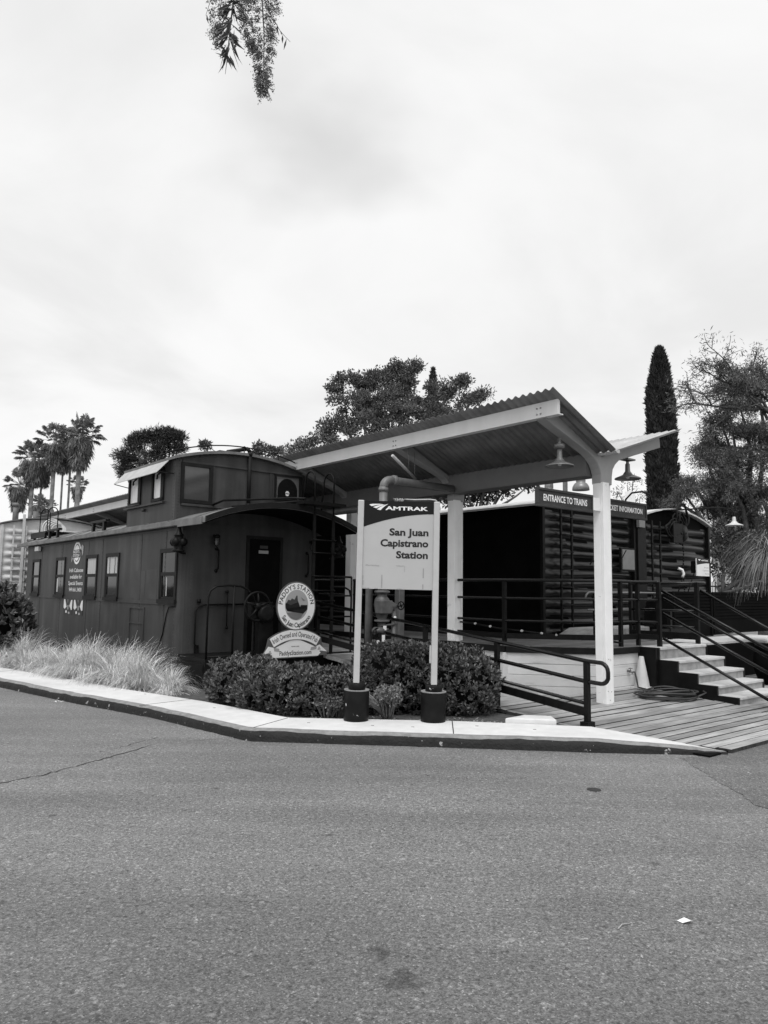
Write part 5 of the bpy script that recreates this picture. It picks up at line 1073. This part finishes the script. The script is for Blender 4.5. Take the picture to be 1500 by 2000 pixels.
# ================================================================ TREES AND FAR BACKGROUND
def tree(name, label, cat, clumps_px, Y, base_px, trunk_r, leafm, r, group=None, dz=.6, **kw):
    """crown clumps given by where they stand: (x, y, radius in px) at Y metres, spread in depth"""
    s = Y/FPX; cl = []
    for (x, y, rp) in clumps_px:
        p = at(x, y, Y+r.uniform(-1, 1)*dz*min(3, rp*s)); cl.append(((p.x, p.y, p.z), (rp*s, rp*s*1.1, rp*s*.9)))
    base = at(base_px, 1100, Y); base.z = 0
    t = thing(name, label, cat, tuple(base), 'W', group)
    V, Fc = crown(cl, r, **kw); MB().arrays(V, Fc).build('crown', leafm, t)
    tk = MB(); zc = min(c[0][2] for c in cl); fork = Vector((base.x, base.y, max(1.5, zc*.75))); limb(tk, base, fork, trunk_r, trunk_r*.75, r, .03, 10)
    for c, rad in cl:
        m = fork.lerp(Vector(c), .5)+Vector(r.normal(0, .25, 3)); limb(tk, fork, m, trunk_r*.45, trunk_r*.28, r, .06, 7, 4); limb(tk, m, Vector(c)+Vector((0,0,rad[2]*.6)), trunk_r*.28, .015, r, .10, 6, 4)
    tk.build('trunk', M_bark, t); return t
R = np.random.default_rng(77)
tree('broadleaf_tree', 'leafy tree rising behind the middle of the canopy roof', 'tree',
     [(700,765,34),(738,752,30),(690,795,44),(745,795,50),(715,835,55),(662,842,34),(655,828,22),(800,825,45),(640,868,30),(603,872,24),(572,886,16),(662,740,8),(650,762,9),(780,716,11),(797,728,12),(763,728,7),(809,716,7),(795,748,11),(784,742,6),(792,770,9),(812,790,16),(858,765,26),(880,775,24),(905,790,17),(870,812,36),(893,755,12),(910,742,10),(944,772,9),(926,780,6),(832,795,24),(845,825,40),(770,770,22),(690,745,14),(730,735,12)],
     25, 760, .16, M_leaf_t, R, per=125, sub=29, L=.115, W=.055, sr=.29, jit=.9)
tree('broadleaf_tree', 'dark tree seen under the canopy between the two front pillars', 'tree', [(915,955,28),(945,950,26),(935,980,30),(975,968,22),(900,985,28),(965,940,12),(1035,948,5),(1000,945,8),(870,975,30)], 30, 930, .25, M_leaf_dark, R, per=60, sub=22, L=.2, W=.09, sr=.3)
tree('broadleaf_tree', 'small sprigs of a tree showing above the cupola roof', 'tree', [(508,874,9),(526,884,8),(500,888,8),(545,885,7),(400,870,5)], 30, 515, .08, M_leaf_t, R, per=50, sub=30, L=.17, W=.08, sr=.22)
tree('pine_tree', 'dark dense pine behind the cupola awning', 'tree', [(298,868,22),(268,884,20),(336,862,17),(253,902,14),(318,888,24),(284,852,11),(247,918,11),(350,880,9),(290,900,24),(309,848,8),(259,864,8),(241,890,6),(328,848,7),(349,856,7),(272,858,8),(240,926,7)], 38, 290, .3, M_leaf_dark, R, per=230, sub=17, L=.24, W=.035, sr=.42, jit=.9)
tree('hazy_tree', 'pale thin tree between the canopy and the tall cypress', 'tree', [(1225,955,16),(1245,965,18),(1215,980,18),(1250,985,18),(1238,940,8),(1205,965,12)], 45, 1235, .2, M_leaf_pep, R, per=16, sub=9, L=.22, W=.05, sr=.35)
pep = [(1440,800,38),(1480,770,34),(1405,825,24),(1430,850,44),(1478,850,46),(1392,868,28),(1380,905,30),(1425,905,50),(1475,915,50),(1350,945,26),(1330,968,22),(1375,960,40),(1420,965,50),(1475,975,50),(1395,1005,44),(1440,1020,50),(1490,1030,45),(1415,1055,34),(1445,1075,32),(1480,1070,40),(1520,880,60),(1520,980,60),(1310,985,16),(1400,1090,26)]
pt = tree('pepper_tree', 'large lacy pepper tree behind the boxcars and the potted palm', 'tree', pep, 22, 1500, .38, M_leaf_pep, R, per=170, sub=46, L=.105, W=.022, sr=.30, droop=.5, jit=.8, updir=0.)
# its high bare branches with sparse leaves, and hanging strands
tb = MB(); P, D = [], []
def twig(p, q, r0_, depth):
    pts = limb(tb, p, q, r0_, r0_*.5, R, .12, 5, 5)
    for pnt in pts[2:]:
        if depth > 0:
            for _ in range(2): d = (Vector(q)-Vector(p)).normalized()*R.uniform(.3,.8)+Vector(R.normal(0,.45,3)); twig(pnt, pnt+d*((Vector(q)-Vector(p)).length*.42), r0_*.5, depth-1)
        else:
            for _ in range(5): P.append(np.array(pnt)+R.normal(0,.10,3)); D.append(R.normal(0,1,3)+[0,0,-.3])
for a, c in [((1505,810),(1405,742)),((1500,800),(1435,735)),((1510,790),(1460,735)),((1510,780),(1485,730)),((1500,820),(1430,765)),((1480,800),(1360,788)),((1500,800),(1415,750)),((1500,880),(1390,870)),((1470,1000),(1440,930)),((1480,960),(1400,920))]:
    twig(at(*a, 22), at(*c, 22+R.uniform(-1,1)), .05, 2)
tb.build('branches', M_bark, pt)
for i in range(110):
    x = R.uniform(1425, 1510); y0 = R.uniform(1030, 1110); L_ = R.uniform(40, 85)
    for k in range(30): q = at(x+R.normal(0,2.5), y0+L_*k/30, 20+R.normal(0,.15)); P.append(np.array(q)); D.append(np.array([R.normal(0,.5),R.normal(0,.5),-1]))
V, Fc = leaves(np.array(P), np.array(D), .15, .025, R, jit=.4); MB().arrays(V, Fc).build('hanging_leaves', M_leaf_pep, pt)
# undergrowth right of the boxcar
tree('dark_shrub', 'dark leafy shrub between the boxcar end and the pepper tree', 'shrub', [(1400,1085,26),(1430,1060,26),(1392,1115,18),(1410,1040,26),(1465,1050,30),(1455,1130,24),(1485,1122,26),(1505,1100,26),(1470,1165,22),(1500,1160,22)], 19.5, 1410, .12, M_leaf_dark, R, per=44, sub=24, L=.15, W=.05, sr=.28)
def cypress(label, x0, ytop, wpx, ybot, Y, n, seed):
    r = np.random.default_rng(seed); top = at(x0, ytop, Y); s = Y/FPX; t = thing('cypress', label, 'tree', (top.x, Y, 0), 'W', 'tall dark cypresses'); H = top.z
    zz = r.uniform(0, 1, n)**.9; zz = np.where((zz > .93) & (r.uniform(0,1,n) < .5), zz*.96, zz); rad = lambda q: wpx*s/2*np.where(q < .8, 1.15-.42*q, (1.15-.42*.8)*(np.clip((1-q)/.2, 0, 1)**.62)*.97+.03)
    a = r.uniform(0, 2*pi, n); lob = 1+.08*np.sin(a*5+zz*9)+.07*np.sin(a*3-zz*23)+.06*np.sin(a*9+zz*61)+.05*np.sin(a*4+zz*140); rr_ = rad(zz)*lob*r.uniform(.82, 1.03, n)
    P = np.stack([top.x+rr_*np.cos(a), Y+rr_*np.sin(a), 1.0+zz*(H-1.35)], 1); D = np.stack([np.cos(a)*.35, np.sin(a)*.35, np.full(n, 1.)], 1)
    V, Fc = leaves(P, D, .20, .055, r, jit=.30); MB().arrays(V, Fc).build('crown', M_cyp, t)
    m = MB(); m.lathe([(wpx*s*.12,-1.)]+[(float(rad(np.array(q)))*.82, 1.+q*(H-1.9)) for q in np.linspace(0, .97, 12)]+[(0,H-.6)], (top.x, Y, 0), 12); m.build('trunk', M_blackmatt, t)  # black filler core standing for the shaded inside of the crown
cypress('very tall dark cypress behind the short canopy arm', 1287, 666, 56, 970, 28, 42000, 41)
cypress('distant cypress tip rising out of the leafy tree', 846, 709, 26, 900, 40, 12000, 42)
# palms
def palm_proto(seed):
    r = np.random.default_rng(seed); V, Fc = [], []; P, D = [], []
    m = MB(); st_ = MB()
    for i in range(30):
        a = r.uniform(0, 2*pi); el = r.uniform(-.2, 1.4); d = np.array([cos(a)*cos(el), sin(a)*cos(el), sin(el)]); L_ = r.uniform(.75, 1.15); c = d*L_; st_.bar(tuple(d*.1), tuple(c), .025, .02)
        x = np.cross(d, [0,0,1]); x /= np.linalg.norm(x)+1e-6; y = np.cross(x, d); y = y*.9+x*r.normal(0,.3)
        for k in range(16):
            ph = radians(-115+230*k/15); e = d*cos(ph)+x*sin(ph); e = e/np.linalg.norm(e); l_ = r.uniform(.42,.60)*(1-.25*abs(ph)/2.2); mid = c+e*l_*.6; tip = c+e*l_+np.array([0,0,-.16]); w_ = .028; sd_ = np.cross(e, y); sd_ /= np.linalg.norm(sd_)+1e-6
            m.add([tuple(c), tuple(mid+sd_*w_), tuple(tip), tuple(mid-sd_*w_)], [(0,1,2),(0,2,3)])
    th = MB(); n = 2200; a = r.uniform(0, 2*pi, n); q = r.uniform(0, 1, n)**1.1; rad = (.72-.42*q)*(1+.18*np.sin(a*4+q*7))*r.uniform(.55,1.05,n); P = np.stack([rad*np.cos(a), rad*np.sin(a), -.15-q*1.75], 1); D = np.stack([np.cos(a)*.25, np.sin(a)*.25, np.full(n,-1.)], 1)
    V, Fc = leaves(P, D, .5, .06, r, jit=.22); th.arrays(V, Fc); return m, st_, th
PM = [palm_proto(s) for s in (61, 62)]
plist = [(38,945,.92,46,0,0,'shorter palm with a full shaggy skirt, standing apart at the outer edge of the group'),(66,893,1.0,46,1,0,'palm with a straight pale trunk beside the leaning one'),(86,905,.85,48,0,-.05,'slim palm with a leaning trunk, behind the straight pale one'),(108,862,1.0,46,1,0,'tall palm with a thick straight trunk, third from the caboose cupola'),(125,880,.85,50,0,0,'thin trunked palm in the middle of the tall group'),(140,866,.9,47,1,0,'palm whose crown merges with the tallest one beside it'),(158,850,1.16,45,0,0,'tallest palm of the group, nearest the cupola'),(152,948,.7,58,1,0,'small distant palm low between the tall trunks'),(76,985,.72,55,0,0,'short distant palm just above the pale boxcar roof'),(94,990,.6,57,1,0,'smallest dark palm beside the short distant palm')]
for i, (x, y, s_, Y, k, lean, lab) in enumerate(plist):
    c = at(x, y, Y); t = thing('palm_tree', lab, 'palm', (c.x, c.y, 0), 'W', 'fan palms beyond the pale boxcar')
    m, st_, th = PM[k]; rot = rng.uniform(0, 6.28)
    for src, nm, mt in ((m,'crown',M_palm),(st_,'leaf_stalks',M_palm),(th,'dead_leaf_skirt',M_thatch)):
        q = MB(); q.v = [(c.x+s_*.86*(p[0]*cos(rot)-p[1]*sin(rot)), c.y+s_*.86*(p[0]*sin(rot)+p[1]*cos(rot)), c.z+s_*.86*p[2]) for p in src.v]; q.f = src.f; q.mi = src.mi; q.sm = src.sm; q.build(nm, mt, t)
    tr = MB(); tw = .095*s_*(1.25 if i in (3,6,1) else .8); K = 14; pts = [(c.x+lean*22*(1-j/K)**1.5, c.y, c.z*j/K) for j in range(K+1)]; tr.tube(pts, [tw*(1.15-.15*j/K)*rng.uniform(.93,1.07) for j in range(K+1)], 9); tr.build('trunk', M_palmbark, t)
# far wall and fence right of the boxcars
a_, c_ = at(1398,1150,42), at(1446,1150,44); t = thing('far_wall', 'pale building wall glimpsed through the pepper tree', 'wall', (a_.x, a_.y, 0), 'W'); MB().bar((a_.x,a_.y,1.6),(c_.x,c_.y,1.6), .3, 4.0).build('wall_face', M_farwall, t); MB().bar((a_.x,a_.y,3.65),(c_.x,c_.y,3.65), .5, .12).build('coping', M_galv, t)
t = thing('metal_fence', 'black picket fence behind the slatted benches', 'fence', (at(1390,1150,30).x, 30, 0), 'W'); b = MB(); x = at(1385,1150,30).x
while x < at(1510,1150,30).x: b.box((x-.012,29.988,.1),(x+.012,30.012,1.95)); x += .13
b.box((at(1380,1150,30).x,29.98,1.75),(at(1515,1150,30).x,30.02,1.80)); b.box((at(1380,1150,30).x,29.98,.3),(at(1515,1150,30).x,30.02,.36)); b.build('pickets', M_blackmatt, t); MB().box((at(1407,1150,30).x-.08,29.9,0),(at(1407,1150,30).x+.08,30.1,2.2)).build('post', M_galv, t)
# overhanging branch at the top of the view
ob_ = thing('overhanging_branch', 'drooping branch with narrow leaves and tiny berries hanging into the sky', 'branch', tuple(at(470,-60,3.4)), 'W'); s_ = MB(); r = np.random.default_rng(15)
Y0 = 3.4
main = [at(468,-70,Y0), at(458,-10,Y0), at(450,50,Y0), at(446,95,Y0), at(440,145,Y0)]; side = [at(500,-70,3.55), at(512,0,3.5), at(516,70,3.5), at(515,132,3.5), at(513,178,3.5)]
s_.tube(main, [.006,.005,.004,.003,.001], 5); s_.tube(side, [.005,.004,.003,.002,.001], 5); s_.tube([at(505,-30,3.5),at(530,30,3.5),at(548,62,3.5),at(567,82,3.5)], [.003,.002,.0015,.001], 5); s_.tube([at(455,-60,3.4),at(415,-10,3.45),at(402,30,3.45)], [.003,.002,.001], 5); s_.build('stem', M_bark, ob_)
P, D = [], []
for k in range(100):
    f_ = r.uniform(0, 1)**1.15; i = min(int(f_*3.4), 3); p = main[i].lerp(main[i+1], min(1, f_*3.4-i)); sgn = r.choice([-1,1]); P.append(np.array(p)+r.normal(0,.010*(1.6-f_),3)); D.append(np.array([sgn*r.uniform(.25,1.0)*(1.15-.5*f_), r.normal(0,.5), -r.uniform(.4,1.1)]))
V, Fc = leaves(np.array(P), np.array(D), .095, .015, r, jit=.14, wide=.45)
P, D = [], []
for q in [at(548,60,3.5),at(552,68,3.5),at(538,50,3.5),at(560,75,3.5),at(404,28,3.45),at(402,36,3.45),at(410,30,3.45),at(541,45,3.5)]: P.append(np.array(q)); D.append([r.normal(0,.2),r.normal(0,.3),-1])
V2, F2 = leaves(np.array(P), np.array(D, dtype=float), .05, .010, r, jit=.2); MB().arrays(V, Fc).arrays(V2, F2).build('leaves', M_branchleaf, ob_)
P = []; tw_ = MB()
def sprays(axis, n, spread, m):
    for k in range(n):
        f_ = r.uniform(0, 1)**.85; x = f_*(len(axis)-1); i = min(int(x), len(axis)-2); p = np.array(axis[i].lerp(axis[i+1], x-i)); wd = spread*(1-.80*f_)*r.uniform(.25, 1); sgn = r.choice([-1, 1])
        q = p+np.array([sgn*wd, r.normal(0,.035), -abs(r.normal(.02,.025))]); tw_.tube([tuple(p), tuple((p+q)/2+np.array([0,0,.008])), tuple(q)], [.0009,.0007,.0005], 3, cap=False)
        for j in range(m):
            g_ = p+(q-p)*r.uniform(.35, 1.05); 
            for _ in range(r.integers(2, 5)): P.append(g_+r.normal(0,.0065,3))
sprays(side, 210, .135, 8); sprays([at(450,-60,3.45), at(430,0,3.45), at(420,45,3.45), at(428,80,3.45)], 80, .10, 7); sprays([at(470,-60,3.45), at(480,0,3.45), at(488,60,3.45), at(495,95,3.45)], 110, .10, 7)
tw_.build('twigs', M_bark, ob_)
P = np.array(P); V, Fc = leaves(P, unit(r, len(P)), .0085, .007, r, jit=.3); MB().arrays(V, Fc).build('berry_sprays', M_branchfine, ob_)
